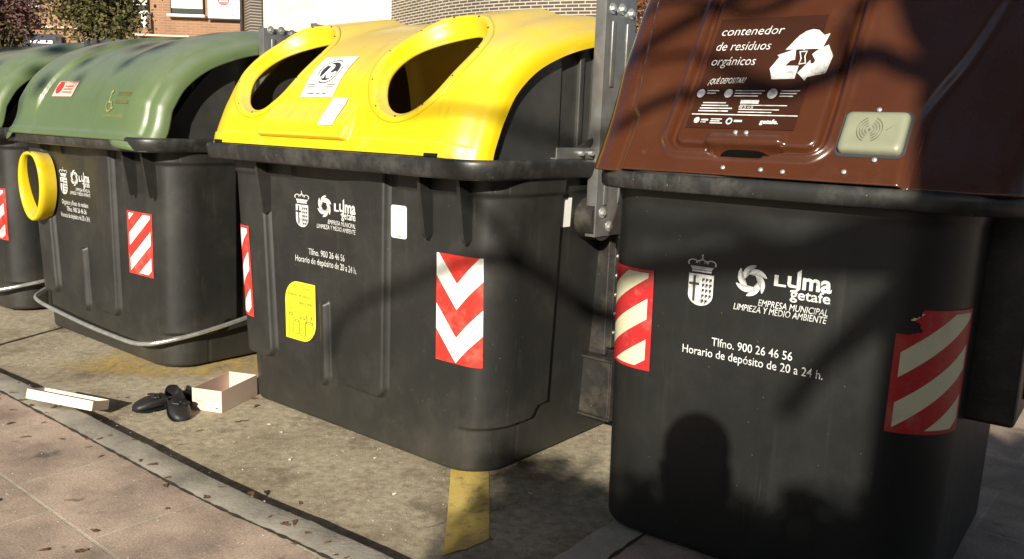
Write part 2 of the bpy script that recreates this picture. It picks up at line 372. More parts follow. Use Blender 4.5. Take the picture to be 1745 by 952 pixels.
def mat_paint():
    m, n, l, b = new_mat('yellow_road_paint'); tc = N(n, 'ShaderNodeTexCoord'); o = tc.outputs['Object']
    r = ramp(n, [(.35, (.50, .36, .08)), (.7, (.58, .44, .13))]); l.new(noise(n, l, o, 9, 5), r.inputs[0])
    w = ramp(n, [(.52, (0, 0, 0)), (.66, (.85, .85, .85))]); l.new(noise(n, l, o, 21, 8, .72), w.inputs[0])
    l.new(mixc(n, l, w.outputs[0], r.outputs[0], (.22, .17, .10)), b.inputs['Base Color']); b.inputs['Roughness'].default_value = .7
    bp = N(n, 'ShaderNodeBump'); bp.inputs['Strength'].default_value = .6; bp.inputs['Distance'].default_value = .004
    l.new(noise(n, l, o, 90, 4, .7), bp.inputs['Height']); l.new(bp.outputs[0], b.inputs['Normal'])
    return m
M['paint'] = mat_paint()
def mat_fade():
    """remains of old yellow paint: patchy, the rest clear"""
    m, n, l, b = new_mat('worn_yellow_paint'); tc = N(n, 'ShaderNodeTexCoord'); o = tc.outputs['Object']
    b.inputs['Base Color'].default_value = (.50, .35, .10, 1); b.inputs['Roughness'].default_value = .85
    w = ramp(n, [(.36, (0, 0, 0)), (.62, (.8, .8, .8))]); l.new(noise(n, l, o, 9, 8, .75), w.inputs[0])
    uv = N(n, 'ShaderNodeUVMap'); sx = N(n, 'ShaderNodeSeparateXYZ'); l.new(uv.outputs[0], sx.inputs[0])
    mu = N(n, 'ShaderNodeMath', operation='MULTIPLY'); l.new(w.outputs[0], mu.inputs[0]); l.new(sx.outputs[0], mu.inputs[1])
    l.new(mu.outputs[0], b.inputs['Alpha'])
    return m
M['fade'] = mat_fade()
def mat_leaves(name, cs, red, zred):
    m, n, l, b = new_mat(name); ge = N(n, 'ShaderNodeNewGeometry')
    r = ramp(n, [(i/(len(cs)-1), c) for i, c in enumerate(cs)]); l.new(ge.outputs['Random Per Island'], r.inputs[0])
    tc = N(n, 'ShaderNodeTexCoord'); sx = N(n, 'ShaderNodeSeparateXYZ'); l.new(tc.outputs['Object'], sx.inputs[0])
    a = N(n, 'ShaderNodeMath', operation='MULTIPLY_ADD'); l.new(noise(n, l, tc.outputs['Object'], 2.2, 3), a.inputs[0]); a.inputs[1].default_value = 1.6; l.new(sx.outputs[2], a.inputs[2])
    mr = N(n, 'ShaderNodeMapRange'); mr.inputs['From Min'].default_value = zred; mr.inputs['From Max'].default_value = zred+.25; l.new(a.outputs[0], mr.inputs[0])
    mm = N(n, 'ShaderNodeMath', operation='MULTIPLY'); l.new(mr.outputs[0], mm.inputs[0]); mm.inputs[1].default_value = .85
    l.new(mixc(n, l, mm.outputs[0], r.outputs[0], red), b.inputs['Base Color']); b.inputs['Roughness'].default_value = .6
    return m

# ------------------------------------------------------------------ frames of the containers
A39 = math.radians(39); A37 = math.radians(37)
E1 = Vector((math.cos(A39), -math.sin(A39), 0)); E2 = Vector((math.sin(A39), math.cos(A39), 0))
OY = Vector((-.705, 3.69, 0)); OG = OY - 2.18*E1 - .07*E2; OG2 = OY - 4.20*E1 - .10*E2
OB = Vector((.735, 2.497, .04))

# ------------------------------------------------------------------ setting: road, pavement, kerb
KZ = .045
s = 90
mesh('road', [(-s, -s, 0), (s, -s, 0), (s, s, 0), (-s, s, 0)], [(0, 1, 2, 3)], M['road'], smooth=False)['kind'] = 'structure'
ko = [(-12.5, 12.25), (-7.0, 7.78), (-4.2, 5.5), (-2.95, 4.50), (-2.541, 4.200), (-1.975, 3.751), (-1.49, 3.363), (-.982, 2.957), (-.601, 2.690), (-.33, 2.49), (-.12, 2.33), (-.02, 2.30), (.05, 2.37), (.139, 2.500), (.389, 2.823), (1.4, 4.10), (3.2, 6.3), (6.5, 10.3)]
ko = [v.to_2d() for v in smooth_path([(x, y, 0) for x, y in ko], 6)]
def offset_path(P, d):
    out = []
    for i, p in enumerate(P):
        t = (P[min(i+1, len(P)-1)]-P[max(i-1, 0)]).normalized(); out.append(p + Vector((t.y, -t.x))*d)
    return out
ki = offset_path(ko, .145)
prof = [(0, -.02), (.0, KZ-.012), (.004, KZ-.004), (.012, KZ), (.142, KZ), (.143, -.02)]
V, F = [], []
for j, (d, z) in enumerate(prof):
    for i, p in enumerate(offset_path(ko, d)):
        wob = .004*math.sin(i*2.3)+.003*math.sin(i*5.1) if j < 3 else 0
        V.append((p.x, p.y+wob, z))
n = len(ko)
mesh('kerb', V, grid_faces(n, len(prof)), M['kerb'], autosmooth=40)['kind'] = 'structure'
# pavement: everything on the near side of the kerb
bm = bmesh.new()
kin = offset_path(ko, .143)
kd = [v.to_2d() for v in smooth_path([(p.x, p.y, 0) for p in ko], 8)]; 
V = []
for q in (0, 1):
    for i, p in enumerate(offset_path(kd, .1425)):
        t = (kd[min(i+1, len(kd)-1)]-kd[max(i-1, 0)]).normalized(); w = (.0025+.0055*abs(math.sin(i*.37)*math.sin(i*.11+1))+.002*random.random())*(1 if q else -1)
        V.append((p.x+t.y*w, p.y-t.x*w, KZ+.0015))
mesh('kerb_joint', V, grid_faces(len(kd), 2), M['dirt'], smooth=False)['kind'] = 'structure'
ring = [Vector((p.x, p.y, KZ-.001)) for p in kin] + [Vector((60, 40, KZ-.001)), Vector((60, -60, KZ-.001)), Vector((-60, -60, KZ-.001)), Vector((-60, 40, KZ-.001))]
vs = [bm.verts.new(v) for v in ring]; f = bm.faces.new(vs); bmesh.ops.triangulate(bm, faces=[f]); 
ul = bm.loops.layers.uv.new('UVMap'); kref = Vector((-1.548, 3.223, 0)); t1 = Vector((.772, -.636, 0)); t2 = Vector((.636, .772, 0))
for f in bm.faces:
    for lp in f.loops:
        c = lp.vert.co; lp[ul].uv = (c.dot(t1)+3.243+.3035, (c-kref).dot(t2)+.386+.43*40)
    if f.normal.z < 0: f.normal_flip()
me = bpy.data.meshes.new('pavement'); bm.to_mesh(me); bm.free(); link('pavement', me, M['tiles'])['kind'] = 'structure'
# yellow bay line, with a ragged worn end
V = []; nl = 26
for i in range(nl+1):
    t = i/nl; y = 2.59+t*1.1
    V += [(-.195-.040*t*1.1+.004*random.uniform(-1, 1), y if i else 2.595, .004), (-.045-.015*t*1.1+.004*random.uniform(-1, 1), y if i > 4 else 2.62+.032*i, .004)]
rag = [(-.195, 2.595), (-.170, 2.612), (-.145, 2.632), (-.120, 2.640), (-.095, 2.672), (-.07, 2.690), (-.048, 2.72)]
pv = [(x, y, .004) for x, y in rag] + [(-.055, 3.0, .004), (-.067, 3.28, .004), (-.09, 3.9, .004), (-.25, 3.9, .004), (-.222, 3.26, .004), (-.207, 2.95, .004)]
mesh('road_marking', pv, [tuple(range(len(pv)))], M['paint'], smooth=False)['kind'] = 'structure'
def fade_patch(P, name):
    c = sum((Vector(p) for p in P), Vector((0, 0)))/len(P)
    vs = [(c.x, c.y, .005)]+[(*p, .005) for p in P]; uv = [(1, 0)]+[(0, 0)]*len(P); k = len(P)
    ins = [(c.x+(p[0]-c.x)*.6, c.y+(p[1]-c.y)*.6, .005) for p in P]
    vs += ins; uv += [(1, 0)]*k
    fs = [(0, 1+k+i, 1+k+(i+1) % k) for i in range(k)]+[(1+k+i, 1+i, 1+(i+1) % k, 1+k+(i+1) % k) for i in range(k)]
    mesh(name, vs, fs, M['fade'], smooth=False, uvs=uv)['kind'] = 'structure'
fade_patch([(-2.62, 4.55), (-2.35, 4.42), (-1.9, 4.35), (-1.35, 4.50), (-1.05, 4.75), (-1.35, 4.95), (-1.9, 5.0), (-2.4, 4.95)], 'road_marking')
fade_patch([(-1.3, 4.62), (-.9, 4.45), (-.6, 4.75), (-1.0, 5.15), (-1.35, 4.95)], 'road_marking')
# thin pole shadow across the bay, painted as a dark flat strip
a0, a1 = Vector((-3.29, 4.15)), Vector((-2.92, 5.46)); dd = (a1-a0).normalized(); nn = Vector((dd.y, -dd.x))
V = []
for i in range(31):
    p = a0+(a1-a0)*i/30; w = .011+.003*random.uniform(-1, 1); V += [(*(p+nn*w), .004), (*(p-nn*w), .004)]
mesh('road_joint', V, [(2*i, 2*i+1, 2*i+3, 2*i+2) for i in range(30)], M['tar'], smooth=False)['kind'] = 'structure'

# ------------------------------------------------------------------ container body
class Body:
    def __init__(s, hl0, hl1, y0, y1, depth, rf, rb, z0, z1, disp):
        s.__dict__.update(locals()); hr = (hl0+hl1)/2
        s.A = hr-rf; s.Q = rf*math.pi/2; s.S = depth-rf-rb; s.Qb = rb*math.pi/2; s.B = hr-rb
        s.total = s.A+s.Q+s.S+s.Qb+s.B
    def pt(s, u, z, off=0.0):
        u = np.asarray(u, float); z = np.asarray(z, float); u, z = np.broadcast_arrays(u, z)
        k = (z-s.z0)/(s.z1-s.z0); hl = s.hl0+(s.hl1-s.hl0)*k; yf = s.y0+(s.y1-s.y0)*k; yb = s.depth+0*k
        a = np.abs(u); sg = np.where(u < 0, -1.0, 1.0); rf, rb = s.rf, s.rb
        x = np.zeros_like(a); y = np.zeros_like(a); nx = np.zeros_like(a); ny = np.zeros_like(a)
        m = a <= s.A; x[m] = (a/s.A*(hl-rf))[m]; y[m] = yf[m]; ny[m] = -1
        b0 = s.A; m = (a > b0) & (a <= b0+s.Q); ph = (a-b0)/s.Q*math.pi/2
        x[m] = (hl-rf+rf*np.sin(ph))[m]; y[m] = (yf+rf-rf*np.cos(ph))[m]; nx[m] = np.sin(ph)[m]; ny[m] = -np.cos(ph)[m]
        b0 += s.Q; m = (a > b0) & (a <= b0+s.S); t = (a-b0)/s.S
        x[m] = hl[m]; y[m] = (yf+rf+t*(yb-yf-rf-rb))[m]; nx[m] = 1
        b0 += s.S; m = (a > b0) & (a <= b0+s.Qb); ph = (a-b0)/s.Qb*math.pi/2
        x[m] = (hl-rb+rb*np.cos(ph))[m]; y[m] = (yb-rb+rb*np.sin(ph))[m]; nx[m] = np.cos(ph)[m]; ny[m] = np.sin(ph)[m]
        b0 += s.Qb; m = a > b0; t = np.clip((a-b0)/s.B, 0, 1); x[m] = ((1-t)*(hl-rb))[m]; y[m] = yb[m]; ny[m] = 1
        d = s.disp(u, z)+off
        return np.stack([sg*(x+nx*d), y+ny*d, z], -1)
    def uofx(s, x, z):
        k = (z-s.z0)/(s.z1-s.z0); hl = s.hl0+(s.hl1-s.hl0)*k
        return x/(hl-s.rf)*s.A
    def map(s, off=.002):
        return lambda x, z: s.pt(s.uofx(np.asarray(x, float), np.asarray(z, float)), z, off)
    def build(s, name, mat, parent, fine=.0072):
        f = [np.arange(0, s.A+s.Q+s.S*.55, fine), np.linspace(s.A+s.Q+s.S*.55, s.total, 26)]
        h = np.concatenate(f); u = np.concatenate([-h[::-1][:-1], h])[1:]   # closed ring
        z = np.concatenate([[s.z0+.0], [s.z0+.004, s.z0+.012], np.arange(s.z0+.02, s.z1, fine), [s.z1]])
        U, Z = np.meshgrid(u, z); P = s.pt(U, Z)
        ins = np.array([.016, .006, .001]+[0]*(len(z)-3))            # rounded bottom edge
        c = np.array([0, s.depth/2, 0]); P[:, :, :2] -= (P[:, :, :2]-c[:2])/np.maximum(1e-6, np.linalg.norm(P[:, :, :2]-c[:2], axis=-1, keepdims=True))*ins[:, None, None]
        nu, nv = len(u), len(z); Vv = P.reshape(-1, 3)
        F = grid_faces(nu, nv, True)+[tuple(range(nu-1, -1, -1)), tuple((nv-1)*nu+i for i in range(nu))]
        o = mesh(name, Vv, F, mat, parent); 
        o.data.polygons[len(F)-1].use_smooth = False; o.data.polygons[len(F)-2].use_smooth = False
        return o

def rblock(u, z, u1, z0, r, w=.016, fade=None, ztop=None):
    """mask of a raised block lying left of u1 and above z0, with a rounded lower right corner"""
    dx = u-(u1-r); dz = (z0+r)-z
    d = np.where((dx > 0) & (dz > 0), np.hypot(np.maximum(dx, 0), np.maximum(dz, 0))-r, np.maximum(dx, dz)-r)
    m = 1-ss(-w, w*.4, d)
    if fade: m = m*ss(fade[0], fade[1], u)
    if ztop: m = m*(1-ss(ztop-.02, ztop, z))
    return m

def disp_street(A, Q):
    def d(u, z):
        h = .036*rblock(u, z, -.515, .262, .055, w=.008)
        h = h+.034*rblock(u, z, .285, .235, .055, w=.008, fade=(-.10, .22))
        h = h+.030*rblock(u, z, -.108, .20, .055, w=.008, fade=(-.195, -.125), ztop=.605)
        # right corner block standing out over the foot, stopping part way along the side
        e = A+Q+.155
        zb = .205+.05*ss(e-.05, e+.01, u)
        m = ss(.665, .78, u)*ss(zb-.004, zb+.012, z)*(1-ss(e+.06, e+.075, u))
        h = h+.030*m
        ml = ss(A-.02, A+.05, -u)*(1-ss(A+Q+.26, A+Q+.275, -u))*ss(.255, .272, z)*0
        h = h+ml*.02
        # narrow moulded seam in the foot
        h = h-.006*np.exp(-((u-(A+Q+.06))/.006)**2)*(1-ss(.19, .21, z))*(u > 0)
        # ledge under the rim
        h = h+.012*ss(1.135, 1.15, z)*(np.abs(u) > .33)
        return h
    return d

def street_body():
    b = Body(.790, .848, -.030, -.05, 1.18, .17, .12, .018, 1.215, lambda u, z: 0*u)
    b.disp = disp_street(b.A, b.Q); return b

# swept ring used for rims
def rim_mesh(hl, yf, yb, rf, rb, prof, name, mat, parent, xo=0.0):
    def outl(o):
        P = []
        h, f, b, r, q = hl+o, yf-o, yb+o, rf+o, rb+o
        for cx, cy, rr, a0 in ((h-r, f+r, r, -90), (h-q, b-q, q, 0), (-h+q, b-q, q, 90), (-h+r, f+r, r, 180)):
            for k in range(13): a = math.radians(a0+90*k/12); P.append((cx+rr*math.cos(a), cy+rr*math.sin(a)))
        return P
    V, F = [], []; n = None
    for (o, z) in prof:
        P = outl(o); n = len(P); V += [(x+xo, y, z) for x, y in P]
    m = len(prof)
    for j in range(m):
        for i in range(n):
            F.append((j*n+i, j*n+(i+1) % n, ((j+1) % m)*n+(i+1) % n, ((j+1) % m)*n+i))
    o = mesh(name, V, F, mat, parent, autosmooth=50); return o

RIM = [(-.20, 1.273), (-.03, 1.277), (-.006, 1.279), (0, 1.274), (.004, 1.262), (.0, 1.236), (-.006, 1.214), (-.012, 1.206), (-.022, 1.203), (-.20, 1.205)]

# ------------------------------------------------------------------ lids
class Lid:
    def __init__(s, prof, sect, h, horiz=False, flare=None):
        s.horiz, s.flare, s.xo = horiz, flare, 0.0
        D = [(v.x, v.y) for v in smooth_path([(y, z, 0) for y, z in prof], 24)]; D = np.array(D)
        L_ = np.concatenate([[0], np.cumsum(np.linalg.norm(np.diff(D, axis=0), axis=1))]); s.D, s.Lp, s.L = D, L_, L_[-1]
        T = np.gradient(D, L_, axis=0); T /= np.linalg.norm(T, axis=1, keepdims=True); s.T = T
        S = np.array([(v.x, v.y) for v in smooth_path([(x, d, 0) for x, d in sect], 16)])
        w = np.concatenate([[0], np.cumsum(np.linalg.norm(np.diff(S, axis=0), axis=1))]); s.S, s.w, s.W = S, w, w[-1]
        s.h = h
    def at(s, w, v, off=0.0, useh=True):
        w, v = np.broadcast_arrays(np.asarray(w, float), np.asarray(v, float))
        y = np.interp(v, s.Lp, s.D[:, 0]); z = np.interp(v, s.Lp, s.D[:, 1]); ty = np.interp(v, s.Lp, s.T[:, 0]); tz = np.interp(v, s.Lp, s.T[:, 1])
        a = np.abs(w); x = np.interp(a, s.w, s.S[:, 0])*np.where(w < 0, -1, 1); d = np.interp(a, s.w, s.S[:, 1])
        h = (s.h(x, v) if useh else 0)+off
        if s.flare: x = x*np.interp(z, *s.flare)+s.xo
        if s.horiz: return np.stack([x, y-tz*h+d, z+ty*h], -1)
        return np.stack([x, y-tz*(h-d), z+ty*(h-d)], -1)
    def v_of_z(s, z): return np.interp(z, s.D[:, 1], s.Lp)
    def map(s, off=.002):      # local (x, z on the profile) -> point, valid on the flat of the section
        return lambda x, z: s.at(x, s.v_of_z(np.asarray(z, float)), off)
    def build(s, name, mat, parent, ws, vs, keep=None, thick=.006):
        W_, V_ = np.meshgrid(ws, vs); P = s.at(W_, V_); nu, nv = len(ws), len(vs); VV = P.reshape(-1, 3); F = grid_faces(nu, nv)
        if keep is not None:
            K = keep(W_, V_).ravel(); F = [f for f in F if all(K[i] for i in f)]
        o = mesh(name, VV, F, mat, parent)
        bm = bmesh.new(); bm.from_mesh(o.data)
        bmesh.ops.delete(bm, geom=[v for v in bm.verts if not v.link_faces], context='VERTS'); bm.to_mesh(o.data); bm.free()
        if thick: sd = o.modifiers.new('thickness', 'SOLIDIFY'); sd.thickness = thick; sd.offset = -1; sd.use_even_offset = False
        return o

PROF = [(-.180, 1.281), (-.166, 1.34), (-.138, 1.41), (-.10, 1.487), (-.015, 1.61), (.13, 1.722), (.31, 1.80), (.50, 1.853), (.70, 1.885), (.86, 1.895), (1.0, 1.868), (1.09, 1.78), (1.14, 1.62), (1.165, 1.44), (1.175, 1.285)]
SECT = [(0, 0), (.3, 0), (.60, .0), (.70, .006), (.765, .026), (.815, .055), (.845, .072), (.868, .102), (.876, .135)]

# ------------------------------------------------------------------ decals
class Decal:
    """flat printed shapes in (x, z) metres, laid on a surface by a mapping"""
    def __init__(s): s.V, s.F = [], []
    def poly(s, P):
        bm = bmesh.new(); vs = [bm.verts.new((x, z, 0)) for x, z in P]
        try: f = bm.faces.new(vs)
        except ValueError: bm.free(); return s
        bmesh.ops.triangulate(bm, faces=[f], ngon_method='EAR_CLIP'); b = len(s.V); bm.verts.index_update()
        s.V += [(v.co.x, v.co.y) for v in bm.verts]; s.F += [tuple(b+v.index for v in f.verts) for f in bm.faces]; bm.free(); return s
    def sheet(s, P, nz=40, nx=14):
        """a larger sticker, cut into strips so that it follows the surface"""
        P = np.array(P); z0, z1 = P[:, 1].min(), P[:, 1].max(); Q = np.vstack([P, P[:1]])
        def span(z):
            xs = []
            for (ax, az), (bx_, bz) in zip(Q[:-1], Q[1:]):
                if (az-z)*(bz-z) <= 0 and az != bz: xs.append(ax+(bx_-ax)*(z-az)/(bz-az))
            return min(xs), max(xs)
        b = len(s.V)
        for j in range(nz+1):
            z = z0+(z1-z0)*j/nz; xa, xb = span(min(max(z, z0+1e-5), z1-1e-5)); s.V += [(xa+(xb-xa)*i/nx, z) for i in range(nx+1)]
        s.F += [tuple(b+q for q in f) for f in grid_faces(nx+1, nz+1)]; return s
    def rect(s, x0, z0, x1, z1, n=1):
        for i in range(n):
            a = x0+(x1-x0)*i/n; b = x0+(x1-x0)*(i+1)/n; s.poly([(a, z0), (b, z0), (b, z1), (a, z1)])
        return s
    def arc(s, cx, cz, r, w, a0=0, a1=360, n=28, ex=1, ez=1):
        for k in range(n):
            p, q = (math.radians(a0+(a1-a0)*t/n) for t in (k, k+1))
            s.poly([(cx+ex*(r-w)*math.cos(p), cz+ez*(r-w)*math.sin(p)), (cx+ex*r*math.cos(p), cz+ez*r*math.sin(p)), (cx+ex*r*math.cos(q), cz+ez*r*math.sin(q)), (cx+ex*(r-w)*math.cos(q), cz+ez*(r-w)*math.sin(q))])
        return s
    def disc(s, cx, cz, r, ex=1, ez=1, n=28):
        return s.poly([(cx+ex*r*math.cos(2*math.pi*k/n), cz+ez*r*math.sin(2*math.pi*k/n)) for k in range(n)])
    def text(s, body, x0, x1, z, hscale=1.0, bold=0.0, shear=0.0, height=None, tilt=0.0):
        """text from x0 to x1 with its baseline at z; height = cap height in metres (else from the width)"""
        cu = bpy.data.curves.new('t', 'FONT'); cu.body = body; cu.size = 1; cu.offset = bold; cu.shear = shear; cu.resolution_u = 3; cu.fill_mode = 'FRONT'
        o = bpy.data.objects.new('t', cu); col.objects.link(o); dg = bpy.context.evaluated_depsgraph_get(); ev = o.evaluated_get(dg); me = ev.to_mesh()
        co = np.array([v.co[:2] for v in me.vertices]); fs = [tuple(p.vertices) for p in me.polygons]; ev.to_mesh_clear()
        bpy.data.objects.remove(o); bpy.data.curves.remove(cu)
        mn, mx = co[:, 0].min(), co[:, 0].max(); k = (x1-x0)/(mx-mn); kz = k*hscale if height is None else height/.73
        b = len(s.V); xx = x0+(co[:, 0]-mn)*k
        s.V += [(a, z+c*kz+(a-x0)*tilt) for a, c in zip(xx, co[:, 1])]; s.F += [tuple(b+i for i in f) for f in fs]; return s
    def build(s, name, mp, mat, parent):
        a = np.array(s.V); P = mp(a[:, 0], a[:, 1]); return mesh(name, P, s.F, mat, parent, smooth=False)

def patch(name, fn, us, vs, mat, parent, mask=None, label=None):
    U, V_ = np.meshgrid(us, vs); P = fn(U, V_); nu, nv = len(us), len(vs); F = grid_faces(nu, nv)
    if mask is not None:
        K = mask(U, V_).ravel(); F = [f for f in F if sum(K[i] for i in f) >= 3]
    u0, u1, v0, v1 = us[0], us[-1], vs[0], vs[-1]; uv = np.stack([(U-u0)/(u1-u0), (V_-v0)/(v1-v0)], -1).reshape(-1, 2)
    o = mesh(name, P.reshape(-1, 3), F, mat, parent, uvs=uv)
    if mask is not None:
        bm = bmesh.new(); bm.from_mesh(o.data); bmesh.ops.delete(bm, geom=[v for v in bm.verts if not v.link_faces], context='VERTS'); bm.to_mesh(o.data); bm.free()
    if label: o['label'] = label
    return o

def crest(d, dk, cx, zb, w, h):
    """coat of arms: crown over a shield with a cross and a chequered half; d white, dk dark"""
    sw = w*.42; zt = zb+h*.62
    sh = [(cx-sw, zt), (cx+sw, zt), (cx+sw, zb+h*.22)]
    sh += [(cx+sw*math.cos(a), zb+h*.22-h*.22*math.sin(a)) for a in np.linspace(.15, math.pi-.15, 12)]+[(cx-sw, zb+h*.22)]
    d.poly(sh)
    dk.rect(cx-sw*.62, zb+h*.08, cx-sw*.42, zt-h*.03); dk.rect(cx-sw*.95, zb+h*.40, cx-sw*.12, zb+h*.45)
    for r in range(5):
        for c in range(3):
            x = cx+sw*(.10+.29*c); z = zt-h*(.07+.105*r)
            if (r > 3 and c > 1): continue
            dk.rect(x, z-h*.045, x+sw*.20, z); dk.rect(x, z-h*.075, x+sw*.09, z-h*.045)
    cb = zb+h*.66
    d.rect(cx-w*.33, cb, cx+w*.33, cb+h*.035)
    d.poly([(cx-w*.33, cb+h*.045), (cx+w*.33, cb+h*.045), (cx+w*.40, cb+h*.11), (cx-w*.40, cb+h*.11)])
    for k, (dx, a0, a1, ex) in enumerate(((-.30, 20, 215, .19), (.30, -35, 160, .19), (0, 0, 180, .22))):
        d.arc(cx+w*dx, cb+h*.17, 1, .28, a0, a1, 18, ex=w*ex, ez=h*.075)
    d.arc(cx, cb+h*.17, 1, .2, 0, 180, 18, ex=w*.10, ez=h*.10)
    d.disc(cx, cb+h*.275, h*.022); d.rect(cx-h*.008, cb+h*.28, cx+h*.008, cb+h*.345); d.rect(cx-h*.022, cb+h*.31, cx+h*.022, cb+h*.325)

def swirl(d, cx, cz, r, ex=1.0):
    for k in range(6):
        a = math.radians(60*k+15); P = []
        th = np.linspace(0, 1, 14); rad = .90-.50*th**.85; ang = a+1.75*th; hw = .125*np.sin(math.pi*np.clip(th*.93+.05, 0, 1))**.7
        for t in range(14): P.append((r*(rad[t]+hw[t]), ang[t]))
        for t in range(13, -1, -1): P.append((r*(rad[t]-hw[t]), ang[t]))
        d.poly([(cx+ex*q*math.cos(w), cz+q*math.sin(w)) for q, w in P])

def municipal_marks(parent, mp, mp2, cr, sw, ly, ge, em, li):
    """crest, swirl and company name; every argument is a position on the front face"""
    d, k = Decal(), Decal(); crest(d, k, *cr)
    c = d.build('crest', mp, M['print'], parent); k.build('crest_pattern', mp2, M['ink'], c)
    d = Decal(); swirl(d, *sw); d.build('swirl_emblem', mp, M['print'], parent)
    d = Decal(); x0, x1, z, h = ly; w = x1-x0
    d.text('L', x0, x0+w*.215, z, bold=.03, height=h*.62)
    d.rect(x0+w*.235, z+h*.20, x0+w*.30, z+h*.64)
    d.poly([(x0+w*.235, z+h*.20), (x0+w*.25, z+h*.07), (x0+w*.28, z), (x0+w*.40, z), (x0+w*.40, z+h*.15), (x0+w*.32, z+h*.15), (x0+w*.30, z+h*.20)])
    d.poly([(x0+w*.40, z-h*.10), (x0+w*.47, z-h*.02), (x0+w*.47, z+h*1.08), (x0+w*.40, z+h*.90)])
    d.poly([(x0+w*.30, z-h*.26), (x0+w*.40, z-h*.24), (x0+w*.47, z-h*.02), (x0+w*.40, z-h*.10), (x0+w*.37, z-h*.14), (x0+w*.30, z-h*.15)])
    d.text('ma', x0+w*.50, x1, z, bold=.03, height=h*.98)
    d.text('getafe', ge[0], ge[1], ge[2], bold=.014, height=ge[3])
    d.text('EMPRESA MUNICIPAL', em[0], em[1], em[2], shear=.2, bold=.0, height=em[3])
    d.text('LIMPIEZA Y MEDIO AMBIENTE', li[0], li[1], li[2], shear=.2, bold=.0, height=li[3])
    d.build('lettering', mp, M['print'], parent)

def rivets(name, pts, r, mat, parent):
    """small round heads, each an object of its own (first mesh shared by the others)"""
    first = None
    for p, nrm in pts:
        if first is None:
            bm = bmesh.new(); bmesh.ops.create_uvsphere(bm, u_segments=10, v_segments=6, radius=r)
            bmesh.ops.transform(bm, matrix=Matrix.Diagonal((1, 1, .5, 1)), verts=bm.verts)
            o = bm_obj(name, bm, mat, parent, smooth=True); first = o
        else:
            o = first.copy(); col.objects.link(o)
        o.location = p; o.rotation_euler = Vector(nrm).to_track_quat('Z', 'Y').to_euler()

# ------------------------------------------------------------------ parts shared by the street containers
def side_shield(parent, x, mat, grow=0.0):
    P = [(-.03, 1.262), (-.005, 1.33), (.06, 1.42), (.15, 1.53), (.26, 1.64), (.37, 1.715), (.50, 1.755), (.80, 1.80), (1.0, 1.73), (1.07, 1.55), (1.10, 1.262)]
    P = [(v.x, v.y) for v in smooth_path([(a, b, 0) for a, b in P], 5)]
    if grow: P = [(y-grow*.8*max(0, 1-max(0, y)/.5), z+(grow if .02 < y < 1.0 else grow*.4 if z > 1.27 else 0)) for y, z in P]
    sg = 1 if x > 0 else -1; bm = bmesh.new()
    def slab(Q, xo, th):
        n = len(Q); a = [bm.verts.new((sg*xo, y, z)) for y, z in Q]; b = [bm.verts.new((sg*(xo-th), y, z)) for y, z in Q]
        bm.faces.new(a); bm.faces.new(b[::-1])
        for i in range(n): bm.faces.new((a[i], b[i], b[(i+1) % n], a[(i+1) % n]))
    def clip(Q, y0, y1):
        z_at = lambda y: np.interp(y, [q[0] for q in Q[:-1]], [q[1] for q in Q[:-1]])
        ys = [y0]+[q[0] for q in Q if y0 < q[0] < y1]+[y1]; T_ = [(y, float(z_at(y))) for y in ys]
        return T_+[(y1, 1.262), (y0, 1.262)]
    slab(clip(P, P[0][0], .40), abs(x), .02); slab(clip(P, .405, 1.12), abs(x)-.014, .02)
    for y, w, z1 in ((.545, .03, 1.72), (.64, .014, 1.74)):
        add_box(bm, (sg*(abs(x)-.008), y, (1.27+z1)/2), (.022, w, z1-1.27), .005)
    return bm_obj('side_shield', bm, mat, parent)

def lift_arm(parent, sg, x=.93, zt=1.935):
    bm = bmesh.new()
    add_box(bm, (sg*x, .615, (.96+zt)/2), (.006, .225, zt-.96), .002)
    add_box(bm, (sg*(x-.022), .5045, (.96+zt)/2), (.05, .005, zt-.96), .001)
    add_box(bm, (sg*(x-.018), .7255, (.96+zt)/2), (.04, .005, zt-.96), .001)
    for y in (.56, .67):                      # pressed slots
        add_box(bm, (sg*(x+.004), y, 1.70), (.010, .026, .26), .0045, seg=3)
        add_box(bm, (sg*(x+.004), y, 1.22), (.010, .026, .26), .0045, seg=3)
    o = bm_obj('lift_arm', bm, M['steel'], parent, sharp_deg=35)
    for y, z in ((.545, 1.875), (.615, 1.88), (.685, 1.87), (.545, 1.06), (.60, 1.0)):
        bm = bmesh.new(); add_cyl(bm, (sg*(x+.002), y, z), (sg*(x+.007), y, z), .022, seg=20); add_cyl(bm, (sg*(x+.006), y, z), (sg*(x+.018), y, z), .011, seg=6)
        bm_obj('bolt', bm, M['screw'], o)
    # stay running down to the rim
    bm = bmesh.new(); add_box(bm, (sg*.905, .395, 1.302), (.006, .30, .046), .002); add_box(bm, (sg*.893, .395, 1.283), (.03, .30, .005), .001)
    p = bm_obj('hinge_plate', bm, M['steel'], parent)
    for y in (.40, .47):
        bm = bmesh.new(); add_cyl(bm, (sg*.907, y, 1.303), (sg*.925, y, 1.303), .010, seg=8); bm_obj('bolt', bm, M['screw'], p)
    bm = bmesh.new(); add_box(bm, (sg*.895, .50, 1.352), (.012, .24, .022), .003, rot=Matrix.Rotation(math.radians(20), 4, 'X')); bm_obj('stay', bm, M['bracket'], parent)

